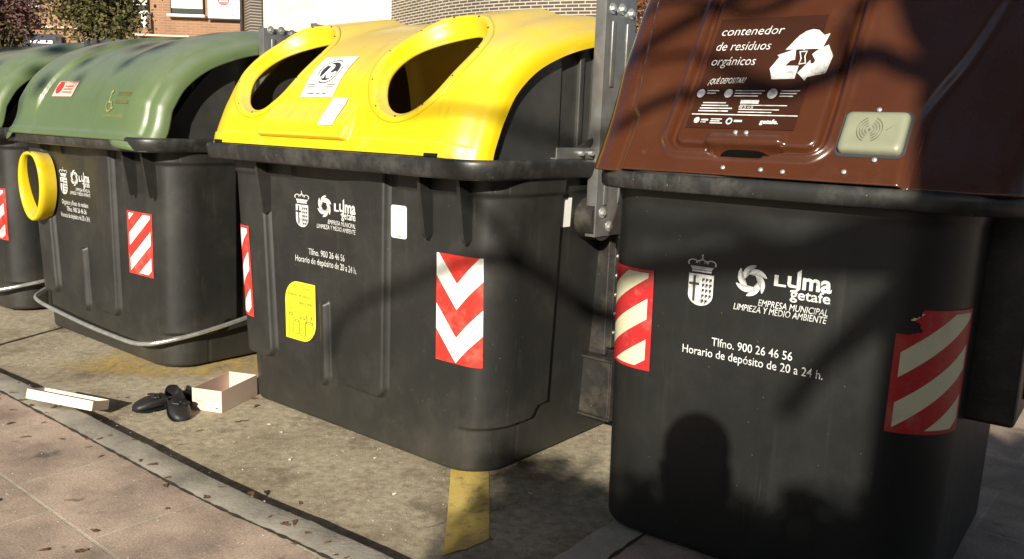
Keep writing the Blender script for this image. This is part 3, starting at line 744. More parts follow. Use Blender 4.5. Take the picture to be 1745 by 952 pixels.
def side_mechanism(parent, sg):
    """channel and box that carry the lifting pin on the side of the body"""
    bm = bmesh.new()
    add_box(bm, (sg*.832, .80, .78), (.12, .22, .74), .008); add_box(bm, (sg*.905, .705, .80), (.035, .03, .70), .004); add_box(bm, (sg*.905, .895, .80), (.035, .03, .70), .004)
    add_box(bm, (sg*.81, .60, 1.10), (.06, .20, .03), .006, rot=Matrix.Rotation(math.radians(-38), 4, 'X'))
    o = bm_obj('lift_channel', bm, M['bracket'], parent)
    pts = [((sg*.9225, .705, z), (sg, 0, 0)) for z in np.arange(.52, 1.12, .085)]
    rivets('bolt', pts, .009, M['screw'], o)
    bm = bmesh.new()
    add_box(bm, (sg*.855, .83, .27), (.19, .36, .26), .006); add_box(bm, (sg*.953, .68, .27), (.012, .06, .26), .003); add_box(bm, (sg*.85, .83, .405), (.23, .39, .010), .002); add_box(bm, (sg*.85, .83, .137), (.23, .39, .010), .002)
    o = bm_obj('lift_box', bm, M['bracket'], parent)
    rivets('bolt', [((sg*.951, y, z), (sg, 0, 0)) for y in (.76, .93) for z in (.2, .34)], .010, M['screw'], o)
    bm = bmesh.new(); add_cyl(bm, (sg*.84, .57, 1.03), (sg*.925, .57, 1.03), .09, seg=32)
    bm_obj('pivot_pin', bm, M['bracket'], parent, sharp_deg=40)

def feet(parent, hx, y0, y1):
    for x in (-hx, hx):
        for y in (y0, y1):
            bm = bmesh.new(); add_box(bm, (x, y, .028), (.13, .14, .05), .012); add_cyl(bm, (x-.05, y-.06, .022), (x+.05, y-.06, .022), .022, seg=16)
            bm_obj('foot', bm, M['black'], parent)

def gusset(parent, B, x, z0=.965, z1=1.208, out1=.066, out0=.046, side=None):
    bm = bmesh.new()
    z = np.array([z1, z0+.012, z0-.006, z0+.02]); 
    if side is None:
        b = B.pt(B.uofx(x, z1), np.array([z1, z0])); y1, y0 = b[0][1], b[1][1]
        Q = [(y1+.01, z1), (y1-out1, z1), (y0-out0, z0+.012), (y0-out0+.012, z0-.006), (y0+.01, z0+.014)]
        th = .016; a = [bm.verts.new((x-th/2, y, zz)) for y, zz in Q]; c = [bm.verts.new((x+th/2, y, zz)) for y, zz in Q]
    else:
        sg = -1 if side < 0 else 1; yv = abs(side); b = [B.hl1, B.hl1-.022]
        Q = [(sg*(b[0]-.01), z1), (sg*(b[0]+.05), z1), (sg*(b[1]+.046), z0+.012), (sg*(b[1]+.035), z0-.006), (sg*(b[1]-.01), z0+.014)]
        th = .016; a = [bm.verts.new((xx, yv-th/2, zz)) for xx, zz in Q]; c = [bm.verts.new((xx, yv+th/2, zz)) for xx, zz in Q]
    n = len(Q); bm.faces.new(a); bm.faces.new(c[::-1])
    for i in range(n): bm.faces.new((a[i], c[i], c[(i+1) % n], a[(i+1) % n]))
    return bm_obj('rim_gusset', bm, M['dark'], parent)

def pedal_bar(parent):
    P = [(-.87, .55, .29), (-.86, .10, .25), (-.80, -.06, .215), (-.68, -.115, .195), (-.3, -.135, .178), (.1, -.145, .165), (.5, -.145, .160), (.62, -.140, .162), (.69, -.125, .168), (.75, -.09, .178), (.83, .03, .205), (.868, .20, .235), (.885, .42, .275), (.90, .75, .33)]
    pts = smooth_path(P, 8); V, F = tube(pts, .0125, 12); return mesh('pedal_bar', V, F, M['chrome'], parent)

def copy_tree(o, parent=None):
    c = o.copy(); col.objects.link(c)
    if parent: c.parent = parent
    for ch in list(o.children): copy_tree(ch, c)
    return c

# ------------------------------------------------------------------ yellow container
yel = empty('recycling_container', OY, -A39, 'dark grey street container with a yellow domed lid and two large oval openings', 'container', 'waste containers standing in a row')
BY = street_body(); BY.build('body', M['dark'], yel)
rim_mesh(.912, -.20, 1.24, .15, .12, RIM, 'rim', M['darkgloss'], yel)
bm = bmesh.new(); add_box(bm, (0, .58, 1.235), (1.55, 1.15, .02)); bm_obj('inner_deck', bm, M['black'], yel)
HC = [(-.487, .44), (.452, .44)]; HA, HB = .258, .318           # flange ellipses on the lid (x, v)
def yh(x, v):
    h = 0*x
    for cx, cv in HC:
        h = h+.034*(1-ss(.10, .235, np.abs(x-cx)))*ss(.42, .66, v)*(1-ss(1.06, 1.10, v))
        e = np.hypot((x-cx)/(HA+.03), (v-cv)/(HB+.035)); a = np.clip((v-cv)/HB*.8-(x-cx)/HA*.55, 0, 1)
        h = h+.012*a*(1-ss(.98, 1.30, e))
    h = h+.007*(1-ss(.052, .056, v))*(1-ss(.80, .84, np.abs(x)))
    b = (1-ss(.035, .17, np.maximum(0, v-.045)))*ss(.040, .0435, v)*ss(-.375, -.345, x)*(1-ss(.205, .235, x)); h = h+.030*b
    return h
LY = Lid(PROF, SECT, yh, flare=([1.0, 2.2], [1.0, 1.0])); LY.xo = -.042
ws = np.concatenate([-np.linspace(0, LY.W, 118)[::-1][:-1], np.linspace(0, LY.W, 118)])
vs_ = np.unique(np.concatenate([[0, .02, .038, .0405, .043, .046, .050, .0525, .055, .0575], np.arange(.065, LY.L, .0095), [LY.L]]))
inside = lambda w, v: np.minimum(*[np.hypot((w-cx)/HA, (v-cv)/HB) for cx, cv in HC])
lid = LY.build('lid', M['yellow'], yel, ws, vs_, keep=lambda w, v: inside(w, v) > .945, thick=0)
for cx, cv in HC:
    nth = 96; lam = [(0.0, -.004), (0.0, .006), (.10, .008), (.30, .009), (.46, .009), (.55, .005), (.68, -.008), (.82, -.022), (.93, -.031), (1.0, -.036), (1.01, -.042), (1.0, -.048)]
    th = np.linspace(0, 2*np.pi, nth, endpoint=False); V = []; dep = .16+.84*(.5-.5*np.cos(th+.35))
    hx, hv = cx+.010, cv-.010
    for la, hh in lam:
        ea, eb = HA+(.196-HA)*la, HB+(.262-HB)*la; px = cx+(hx-cx)*la+ea*np.cos(th)*(1+.06*np.sin(th)*la); pv_ = cv+(hv-cv)*la+eb*np.sin(th)
        hl_ = yh(px, pv_)*(1-ss(.35, .75, la)); V.append(LY.at(px, pv_, hl_+np.where(hh < 0, hh*dep, hh) if la else hl_+hh, useh=False))
    o = mesh('opening_ring', np.concatenate(V), grid_faces(nth, len(lam), True), M['yellow'], yel)
    sd = o.modifiers.new('thickness', 'SOLIDIFY'); sd.thickness = .004; sd.offset = -1
    pts = []
    for k in range(11):
        a = 2*math.pi*(k+.3)/11; x_, v_ = cx+HA*.915*math.cos(a), cv+HB*.925*math.sin(a)
        p = LY.at(x_, v_, .0075); q = LY.at(x_, v_, .05); pts.append((Vector(p), Vector(q-p)))
    rivets('rivet', pts, .0055, M['ink'], o)
for x in (-.73, .65):
    bm = bmesh.new(); add_box(bm, (x, -.180, 1.287), (.06, .02, .014), .003); bm_obj('latch', bm, M['black'], yel)
side_shield(yel, .80, M['shield']); side_shield(yel, -.80, M['shield'], .055)
lift_arm(yel, 1); lift_arm(yel, -1, zt=1.90); side_mechanism(yel, 1); side_mechanism(yel, -1); feet(yel, .60, .09, 1.05)
gusset(yel, BY, .53); gusset(yel, BY, .735); gusset(yel, BY, -.53-.0); gusset(yel, BY, 0, side=-.09)
mp, mp2 = BY.map(.0022), BY.map(.0034)
municipal_marks(yel, mp, mp2, (-.288, .918, .107, .164), (-.128, 1.026, .053), (-.06, .108, 1.012, .055), (-.005, .107, .984, .033), (-.106, .107, .951, .020), (-.184, .106, .926, .020))
d = Decal(); d.text('Tlfno. 900 26 46 56', -.247, .015, .798, height=.030, bold=.0); d.text('Horario de depósito de 20 a 24 h.', -.345, .109, .757, height=.030, bold=.0); d.build('notice_lettering', mp, M['print'], yel)
# yellow leaf-shaped sticker
def leafP(x0, x1, z0, z1, r):
    P = [(x0, z0)]; n = 10
    P += [(x1-r+r*math.sin(a), z0+r-r*math.cos(a)) for a in np.linspace(0, math.pi/2, n)]
    P += [(x1, z1)]
    P += [(x0+r-r*math.sin(a), z1-r+r*math.cos(a)) for a in np.linspace(0, math.pi/2, n)]
    return P
LP_ = leafP(-.432, -.202, .378, .662, .10); d = Decal().sheet(LP_); stk = d.build('sorting_sticker', mp, M['ystick'], yel)
d = Decal(); d.text('SOLO', -.30, -.222, .622, height=.017); d.text('envases de plástico', -.412, -.226, .589, height=.018); d.text('latas y briks', -.325, -.226, .556, height=.018)
def outline(d, P, w=.003):
    for i in range(len(P)-1):
        a, b = Vector(P[i]), Vector(P[i+1]); t = (b-a).normalized()*w/2; n_ = Vector((-t.y, t.x)); d.poly([a-t+n_, a-t-n_, b+t-n_, b+t+n_])
    return d
def can(d, cx, z, w, h): outline(d, [(cx-w, z), (cx-w, z+h), (cx-w*.7, z+h+.008), (cx+w*.7, z+h+.008), (cx+w, z+h), (cx+w, z), (cx+w*.6, z-.006), (cx-w*.6, z-.006), (cx-w, z)]); outline(d, [(cx-w, z+h), (cx+w, z+h)])
can(d, -.388, .42, .016, .075); outline(d, [(-.398, .503), (-.396, .53), (-.380, .53), (-.378, .503)])
can(d, -.345, .415, .016, .055); can(d, -.303, .412, .019, .075); can(d, -.252, .41, .026, .06); outline(d, [(-.276, .475), (-.27, .51), (-.262, .48)]); outline(d, [(-.242, .48), (-.236, .51), (-.228, .475)])
outline(d, LP_+LP_[:1], .004); d.build('sticker_print', mp2, M['ink'], stk)
def rrect(x0, z0, x1, z1, r, n=5):
    P = []
    for cx, cz, a0 in ((x1-r, z0+r, -90), (x1-r, z1-r, 0), (x0+r, z1-r, 90), (x0+r, z0+r, 180)):
        P += [(cx+r*math.cos(math.radians(a0+90*k/n)), cz+r*math.sin(math.radians(a0+90*k/n))) for k in range(n+1)]
    return P
d = Decal().poly(rrect(.300, .936, .392, 1.070, .012)); cst = d.build('code_sticker', mp, M['white'], yel)
d = Decal(); d.arc(.316, 1.054, .006, .0012); d.rect(.328, 1.055, .37, 1.057); d.rect(.328, 1.050, .36, 1.052); d.rect(.330, .943, .362, .946); d.build('caption', mp2, M['ink'], cst)
# chevron on the right corner, stripes on the left corner
uc = BY.A+BY.Q*.30
patch('reflective_sticker', lambda u, z: BY.pt(u-.045-.016*(z-.472)/.433, z, .0025), np.linspace(uc-.118, uc+.098, 34), np.linspace(.472, .905, 40), M['chev'], yel, label='red and white chevron sticker')
patch('reflective_sticker', lambda u, z: BY.pt(u, z, .0025), np.linspace(-BY.A-BY.Q*.78, -BY.A+.005, 26), np.linspace(.445, .888, 40), M['strU'], yel, label='red and white diagonal striped sticker')
# small white sticker on the right side
us_ = BY.A+BY.Q
patch('code_sticker', lambda u, z: BY.pt(u, z, .0025), np.linspace(us_+.232, us_+.312, 6), np.linspace(1.00, 1.12, 6), M['white'], yel)
# posters on the lid
lm = lambda off: (lambda x, v: LY.at(x, v, off))
d = Decal()
for i in range(8):
    a, b = .228+(.46-.228)*i/8, .228+(.46-.228)*(i+1)/8; d.poly([(-.185, a), (.032, a), (.032, b), (-.185, b)])
pst = d.build('poster', lm(.004), M['white'], yel)
d = Decal(); d.arc(-.075, .365, .070, .006, 60, 200); d.arc(-.075, .365, .070, .006, 240, 380); d.disc(-.075, .365, .054); pr = d.build('poster_emblem', lm(.0048), M['ink'], pst)
d = Decal(); d.text('R', -.112, -.040, .330, bold=.08, height=.072); d.build('poster_letter', lm(.0056), M['white'], pst)
d = Decal()
for k in range(3): d.rect(-.165+.002*k, .288-.009*k, -.115, .292-.009*k); d.rect(-.04, .288-.009*k, .012-.002*k, .292-.009*k)
for a, b in ((-.14, -.10), (-.085, -.06), (-.045, -.02)): d.rect(a, .243, b, .249)
d.build('poster_text', lm(.0048), M['ink'], pst); Decal().rect(-.10, .448, -.05, .452).build('poster_heading', lm(.0048), M['ink'], pst)
d = Decal()
for i in range(4):
    a, b = .090+.135*i/4, .090+.135*(i+1)/4; d.poly([(.045, a), (.140, a), (.140, b), (.045, b)])
d.build('code_sticker', lm(.0052), M['white'], yel)

# ------------------------------------------------------------------ green containers
grn = empty('waste_container', OG, -A39, 'dark grey street container with a green lid and a yellow ringed porthole', 'container', 'waste containers standing in a row')
BG = street_body(); BG.build('body', M['dark'], grn)
rim_mesh(.912, -.20, 1.24, .15, .12, RIM, 'rim', M['darkgloss'], grn)
bm = bmesh.new(); add_box(bm, (0, .58, 1.235), (1.55, 1.15, .02)); bm_obj('inner_deck', bm, M['black'], grn)
def gh(x, v):
    xa = -.47+.20*v; xb = .20+.27*v
    h = .024*(1-ss(-.012, .012, x-xa))+.024*ss(-.012, .012, x-xb)
    h = h*ss(.10, .24, v)
    h = h-.006*np.exp(-((np.abs(x)-.80)/.012)**2)
    h = h-.010*(np.exp(-((x-xa)/.010)**2)+np.exp(-((x-xb)/.010)**2))*ss(.10, .24, v)
    h = h+.008*(1-ss(.03, .05, v))
    return h-.012*ss(.9, 1.2, v)
PROFG = [(-.208, 1.258), (-.200, 1.285), (-.176, 1.335)]+PROF[2:]
LG = Lid(PROFG, SECT, gh)
vg = np.concatenate([np.arange(0, LG.L, .011), [LG.L]])
LG.build('lid', M['green'], grn, ws, vg, thick=.007)
for sg in (-1, 1):          # ears where the lid laps over the rim corners
    P = LG.at(np.linspace(.62, LG.W*.985, 12)*sg, np.zeros(12)); Q = P.copy(); dr = np.array([0, .030, .042, .046, .048, .048, .048, .047, .045, .04, .03, .012]); Q[:, 2] -= dr*.8; Q[:, 1] -= .014; P[:, 1] -= .004
    V = np.concatenate([P, Q]); o = mesh('lid_ear', V, [(i, i+1, 13+i, 12+i) for i in range(11)], M['green'], grn); sd = o.modifiers.new('thickness', 'SOLIDIFY'); sd.thickness = .006
side_shield(grn, .80, M['shield']); side_shield(grn, -.80, M['shield'])
lift_arm(grn, 1, zt=1.885); lift_arm(grn, -1, zt=1.86); side_mechanism(grn, 1); feet(grn, .60, .09, 1.05)
gusset(grn, BG, .53); gusset(grn, BG, .735); gusset(grn, BG, 0, side=-.09); pedal_bar(grn)
mp, mp2 = BG.map(.0022), BG.map(.0034)
municipal_marks(grn, mp, mp2, (-.360, .898, .107, .164), (-.215, 1.006, .053), (-.155, -.004, .990, .055), (-.10, -.005, .962, .033), (-.205, -.005, .930, .020), (-.285, -.006, .905, .020))
d = Decal(); d.text('Orgánico y Resto de residuos', -.405, -.052, .838, height=.030, bold=.0); d.text('Tlfno. 900 26 46 56', -.345, -.085, .798, height=.030, bold=.0); d.text('Horario de depósito de 20 a 24 h.', -.43, -.036, .757, height=.030, bold=.0); d.build('notice_lettering', mp, M['print'], grn)
uc = BG.A+BG.Q*.02
patch('reflective_sticker', lambda u, z: BG.pt(u, z, .0025), np.linspace(.400, .665, 30), np.linspace(.515, .868, 36), M['strU'], grn, label='red and white diagonal striped sticker')
for u0, z0, sh in ((.27, .62, [(0, .02), (.03, .05), (.05, .03), (.045, 0), (.02, -.012)]), (.36, .40, [(0, 0), (.01, .07), (.03, .05), (.045, .01), (.02, -.03)])):
    d = Decal(); d.poly([(BG.A+BG.Q+u0+x, z0+z) for x, z in sh]); o = d.build('torn_sticker', lambda x, z: BG.pt(x, z, .0025), M['redp'], grn)
    d = Decal(); d.poly([(BG.A+BG.Q+u0+.022+(x-.022)*.6, z0+.015+(z-.015)*.6) for x, z in sh]); d.build('sticker_core', lambda x, z: BG.pt(x, z, .0035), M['card_in'], o)
# porthole: yellow ring standing proud, sleeve behind it and a dark flap
def egg(sx, sz, n=72):
    P = []
    for k in range(n):
        a = 2*math.pi*k/n; c, s_ = math.cos(a), math.sin(a)
        zz = s_*(1-.10*max(0, s_)**6); w = 1+.06*s_-.06*s_*s_
        P.append((sx*c*w, sz*zz))
    return np.array(P)
pc = (-.585, .945); cs = [(1.0, .030), (1.03, .055), (1.01, .080), (.95, .088), (.885, .082), (.85, .066), (.845, .03), (.84, -.01)]
V = []
for k, h in cs:
    e = egg(.160*k, .222*(1-(1-k)*.72)); V.append(np.stack([pc[0]+e[:, 0], np.full(72, -.074-h), pc[1]+e[:, 1]], -1))
e = egg(.155, .218); V.insert(0, np.stack([pc[0]+e[:, 0], np.full(72, -.06), pc[1]+e[:, 1]], -1))
ringo = mesh('porthole_ring', np.concatenate(V), grid_faces(72, len(V), True), M['yellow'], grn)
e = egg(.160*.84, .222*.885); vs = [(pc[0]+a, -.088-.050*(b+.2)/.4-.06*a, pc[1]+b) for a, b in e]
mesh('porthole_flap', vs, [tuple(range(72))], M['black'], ringo, smooth=False)
rivets('rivet', [((pc[0]+dx, -.162, pc[1]+.203), (0, -1, 0)) for dx in (-.04, .04)], .006, M['ink'], ringo)
# lid stickers
lmg = lambda off: (lambda x, v: LG.at(x, v, off))
d = Decal()
for i in range(5):
    a, b = .245+.105*i/5, .245+.105*(i+1)/5; d.poly([(-.315, a), (-.06, a), (-.06, b), (-.315, b)])
st = d.build('notice_sticker', lmg(.004), M['card'], grn)
d = Decal(); d.disc(-.265, .305, .042); d.rect(-.315, .341, -.06, .347); d.build('sticker_print', lmg(.005), M['redp'], st)
d = Decal()
for k in range(3): d.rect(-.205, .27+.02*k, -.085-.01*k, .278+.02*k)
d.build('sticker_print', lmg(.005), M['redp'], st)
d = Decal(); d.text('CONTENEDOR ACCESIBLE', .425, .64, .125, height=.017); d.disc(.462, .262, .012); outline(d, [(.462, .25), (.464, .205), (.492, .205), (.50, .172), (.512, .176)], .009); d.arc(.468, .185, .032, .008, 130, 350)
d.build('access_lettering', lmg(.004), M['dullmark'], grn)
d = Decal().rect(.53, .20, .66, .262, 6); d.build('faded_patch', lmg(.003), M['oldmark'], grn)

# first colour variation, second green container further left
g2 = copy_tree(grn); g2.location = OG2
tag(g2, 'green lidded grey container at the left picture edge, only its right part in view')
g2.rotation_euler = (0, 0, -A39)
for ch in list(g2.children):
    if ch.name.startswith('reflective_sticker'): bpy.data.objects.remove(ch)
patch('reflective_sticker', lambda u, z: BG.pt(u, z, .0025), np.linspace(.50, .765, 30), np.linspace(.515, .868, 36), M['strU'], g2, label='red and white diagonal striped sticker')

# ------------------------------------------------------------------ brown container
brn = empty('organic_waste_container', OB, -A37, 'dark grey container with a glossy brown lid, a posted hatch and a card reader', 'container', 'waste containers standing in a row')
def db(u, z): return .006*ss(1.13, 1.16, z)+0*u
BB = Body(.537, .550, .0, -.012, 1.05, .17, .10, .012, 1.20, db)
BB.build('body', M['darkcool'], brn, fine=.012)
RB = [(-.16, 1.230), (-.03, 1.233), (-.005, 1.234), (0, 1.229), (.003, 1.21), (.0, 1.184), (-.006, 1.178), (-.16, 1.180)]
rim_mesh(.650, -.075, 1.09, .22, .12, RB, 'rim', M['darkgloss'], brn, .038)
PB = [(-.062, 1.234), (-.028, 1.29), (.070, 1.43), (.19, 1.63), (.30, 1.80), (.42, 1.93), (.58, 2.00), (.80, 2.02)]
SB = [(0, 0), (.2, 0), (.47, .0), (.535, .008), (.575, .030), (.593, .07), (.597, .14), (.597, .34)]
FLB = ([1.2, 1.3, 1.55, 2.0], [1.0, 1.0, 1.045, 1.07])
SEAM = np.interp(np.linspace(1.2, 2.0, 60), [1.2, 1.40, 1.46, 1.52, 1.60, 1.78, 2.0], [.382, .374, .390, .432, .470, .535, .57]); SEAM = np.convolve(np.pad(SEAM, 4, 'edge'), np.ones(9)/9, 'valid')
HX0, HX1, HZ0 = -.325, .165, 1.335
def bh(x, v):
    x = x*np.interp(np.interp(v, LBL, LBZ), *FLB)+.035
    v0 = LBv(HZ0-.04); cx = (HX0+HX1)/2; hw = (HX1-HX0)/2; r = .06; vt = v0+.72
    qx = np.abs(x-cx)-hw+r; qv = np.maximum(v0-v, v-vt)+r
    sd = np.where((qx > 0) & (qv > 0), np.hypot(np.maximum(qx, 0), np.maximum(qv, 0))-r, np.maximum(qx, qv)-r)
    h = .016*np.exp(-((sd-.006)/.011)**2)-.018*np.exp(-((sd+.017)/.008)**2)+.008*(1-ss(-.034, -.024, sd))
    gx = np.abs(x+.075); lo = v0-.014+.020*np.clip(gx/.115, 0, 1)**3
    h = h-.050*(1-ss(.108, .116, gx))*ss(-.003, .003, v-lo)*(1-ss(.016, .021, v-v0))
    h = h+.015*(1-ss(.105, .125, gx))*ss(.018, .022, v-v0)*(1-ss(.035, .075, v-v0))
    zz = np.interp(v, LBL, LBZ)
    xr = np.interp(zz, np.linspace(1.2, 2.0, 60), SEAM)
    xl = np.interp(zz, [1.2, 1.40, 1.43, 1.47, 1.85, 2.0], [-.452, -.462, -.490, -.495, -.56, -.57])
    inn = ss(-.014, .014, xr-x)*ss(-.008, .008, x-xl)
    h = h+.016*inn-.005*np.exp(-((x-xr-.014)/.010)**2)-.006*np.exp(-((x-xl+.008)/.007)**2)
    return h
tmp = Lid(PB, SB, lambda x, v: 0*x); LBL, LBZ = tmp.Lp, tmp.D[:, 1]
LBv = lambda z: float(np.interp(z, LBZ, LBL))
LB = Lid(PB, [(x+(.035 if x else 0), d) for x, d in SB], bh, True, FLB); LB.xo = .035
wb = np.concatenate([-np.linspace(0, LB.W, 135)[::-1][:-1], np.linspace(0, LB.W, 135)])
LB.build('lid', M['brown'], brn, wb, np.concatenate([np.arange(0, LB.L, .0055), [LB.L]]), thick=.006)
bm = bmesh.new(); add_box(bm, (0, .93, 1.60), (1.0, .28, .74), .03); bm_obj('rear_housing', bm, M['shield'], brn)
OZ = -.04
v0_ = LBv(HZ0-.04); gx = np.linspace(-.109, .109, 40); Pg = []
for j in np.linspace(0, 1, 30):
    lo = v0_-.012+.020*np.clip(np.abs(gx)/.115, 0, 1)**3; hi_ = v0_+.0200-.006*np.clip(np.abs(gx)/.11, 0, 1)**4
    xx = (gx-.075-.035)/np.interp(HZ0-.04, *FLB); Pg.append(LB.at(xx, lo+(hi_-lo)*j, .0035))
mesh('grip_recess', np.concatenate(Pg), grid_faces(40, 30), M['black'], brn)  # shade inside the grip, painted as a black sheet over the recess
lb = lambda off: (lambda x, z: LB.at((np.asarray(x, float)-.035)/np.interp(np.asarray(z, float)+OZ, *FLB), np.interp(np.asarray(z)+OZ, LBZ, LBL), off))
# sticker film on the hatch
d = Decal()
for i in range(10):
    a, b = 1.40+(1.745-1.40)*i/10, 1.40+(1.745-1.40)*(i+1)/10; d.poly([(-.275, a), (.062, a), (.062, b), (-.275, b)])
film = d.build('hatch_sticker', lb(.0024), M['film'], brn)
d = Decal()
d.text('contenedor', -.258, -.058, 1.690, height=.029, shear=.15, bold=-.006); d.text('de resíduos', -.260, -.085, 1.642, height=.029, shear=.15, bold=-.006); d.text('orgánicos', -.260, -.118, 1.595, height=.029, shear=.15, bold=-.006)
d.text('¿QUÉ DEPOSITAR?', -.250, -.130, 1.536, height=.018, shear=.3, tilt=.03, bold=.006)
# three folded arrows
def zp(zx, zy):   # sticker drawing units to metres on the hatch
    px, py = zx-500, zy-330
    return (-.076+px*.000455+py*.00004, 1.628-py*.000462)
arrows = [[(590, 305), (660, 215), (700, 185), (745, 172), (785, 180), (825, 215), (862, 204), (832, 295), (830, 303)],
          [(545, 340), (660, 300), (668, 372), (640, 376), (612, 410), (700, 412), (690, 495), (540, 498), (512, 428), (560, 352)],
          [(866, 278), (908, 352), (882, 462), (768, 485), (758, 508), (702, 458), (768, 375), (774, 400), (792, 396), (800, 378), (772, 338), (800, 312)]]
for a in arrows: d.poly([zp(*q) for q in a])
outline(d, [zp(690, 320), zp(735, 318), zp(728, 350), zp(740, 395), zp(700, 400), zp(706, 365), zp(690, 320)], .003); outline(d, [zp(712, 300), zp(735, 272)], .007)
for cx, r in ((-.262, .013), (-.172, .013), (-.035, .015)): d.disc(cx, 1.507, r)
for x0, x1, nn_ in ((-.243, -.205, 2), (-.152, -.06, 3), (-.012, .045, 3)):
    for k in range(nn_): d.rect(x0, 1.514-.008*k, x1-.008*k, 1.517-.008*k)
for k, ww in enumerate((.075, .085, .10, .09)): d.rect(-.245-.002*k, 1.476-.0085*k, -.245+ww, 1.4795-.0085*k)
d.rect(-.125, 1.476, -.068, 1.487); d.text('900 26 46 56', -.125, -.08, 1.461, height=.009)
for k, z in enumerate((1.470, 1.457, 1.449)): d.rect(-.123, z, .02-.02*k, z+.0024)
d.rect(-.268, 1.440, .060, 1.4428, 6)
d.disc(-.245, 1.423, .009); d.rect(-.231, 1.422, -.208, 1.427); d.rect(-.231, 1.416, -.214, 1.419); d.rect(-.200, 1.426, -.165, 1.429); d.rect(-.200, 1.420, -.17, 1.423); d.rect(-.200, 1.414, -.16, 1.417)
d.arc(-.140, 1.422, .010, .004); d.rect(-.125, 1.420, -.10, 1.426); d.text('getafe.', -.045, .010, 1.417, height=.013, bold=.03)
d.build('sticker_print', lb(.0036), M['print'], film)
# card reader
def rd(off): return lb(off)
def rflat(off):
    q = lb(off)(np.array([x0, x1, x1, x0]), np.array([z0, z0, z1, z1]))
    def f(x, z):
        a, b = ((np.asarray(x)-x0)/(x1-x0))[:, None], ((np.asarray(z)-z0)/(z1-z0))[:, None]
        return (1-a)*(1-b)*q[0]+a*(1-b)*q[1]+a*b*q[2]+(1-a)*b*q[3]
    return f
x0, x1, z0, z1 = .200, .358, 1.352, 1.452
V = []; n_ = 0
for (ins, off) in ((-.004, 0.0), (-.004, .012), (.0, .020), (.010, .024), (.020, .0225), (.05, .0225)):
    P = np.array(rrect(x0+ins, z0+ins, x1-ins, z1-ins, max(.004, .014-ins*.2))); n_ = len(P); V.append(rd(off)(P[:, 0], P[:, 1]))
vs = np.concatenate(V); fs = grid_faces(n_, 6, True)+[tuple(5*n_+i for i in range(n_))]
rdr = mesh('card_reader', vs, fs, M['reader'], brn)
d = Decal()
for r in (.012, .019, .026, .033): d.arc(.272, 1.402, r, .0012, 110, 250); d.arc(.272, 1.402, r, .0012, -70, 70)
d.disc(.272, 1.402, .003); d.build('reader_print', rflat(.0268), M['readerline'], rdr)
P = np.array(rrect(x0-.012, z0-.012, x1+.012, z1+.012, .018)); mesh('reader_gasket', rd(.0015)(P[:, 0], P[:, 1]), [tuple(range(len(P)))], M['ink'], rdr, smooth=False)
pts = []
for x, z in ((-.112, 1.293), (.002, 1.293), (.066, 1.291), (.231, 1.300), (.275, 1.468), (.300, 1.334), (-.106, 1.388), (-.073, 1.388)):
    p = lb(.004)(np.array([x]), np.array([z]))[0]; pts.append((Vector(p), Vector((0, -.88, .47))))
rivets('screw', pts, .0075, M['screw'], brn)
mp, mp2 = BB.map(.0022), BB.map(.0034)
OZB = -.04
sh = lambda f: (lambda x, z: f(x, np.asarray(z)+OZB))
municipal_marks(brn, sh(mp), sh(mp2), (-.179, .871, .098, .160), (-.019, .972, .053), (.050, .216, .968, .052), (.100, .215, .936, .031), (.007, .212, .900, .0205), (-.068, .211, .878, .0205))
d = Decal(); d.text('Tlfno. 900 26 46 56', -.130, .123, .752, height=.0275, bold=.002); d.text('Horario de depósito de 20 a 24 h.', -.226, .215, .714, height=.0275, bold=.002); d.build('notice_lettering', sh(mp), M['print'], brn)
def torn(U, Z):
    return ~((U-uL < .05+.012*np.sin(Z*140)+.006*np.sin(Z*310)) & (Z > .845))
uL = BB.A+.02
uu = np.linspace(uL, uL+.24, 60)
patch('reflective_sticker', lambda u, z: BB.pt(u, z, .003), uu, np.linspace(.565, .915, 90), M['strB'], brn, mask=torn, label='worn red and cream striped sticker with a torn upper corner')
patch('reflective_sticker', lambda u, z: BB.pt(u, z, .003), np.linspace(-BB.A-.24, -BB.A+.035, 30), np.linspace(.585, .920, 40), M['strB'], brn, label='worn red and cream striped sticker')
bm = bmesh.new(); add_box(bm, (.70, .78, 1.45), (.008, .24, .95), .002); bm_obj('lift_arm', bm, M['steel'], brn)
bm = bmesh.new(); add_box(bm, (.590, .62, .86), (.16, .62, .62), .012); add_box(bm, (.672, .62, .86), (.02, .36, .5), .006); bm_obj('lift_box', bm, M['bracket'], brn)
feet(brn, .38, .12, .92)

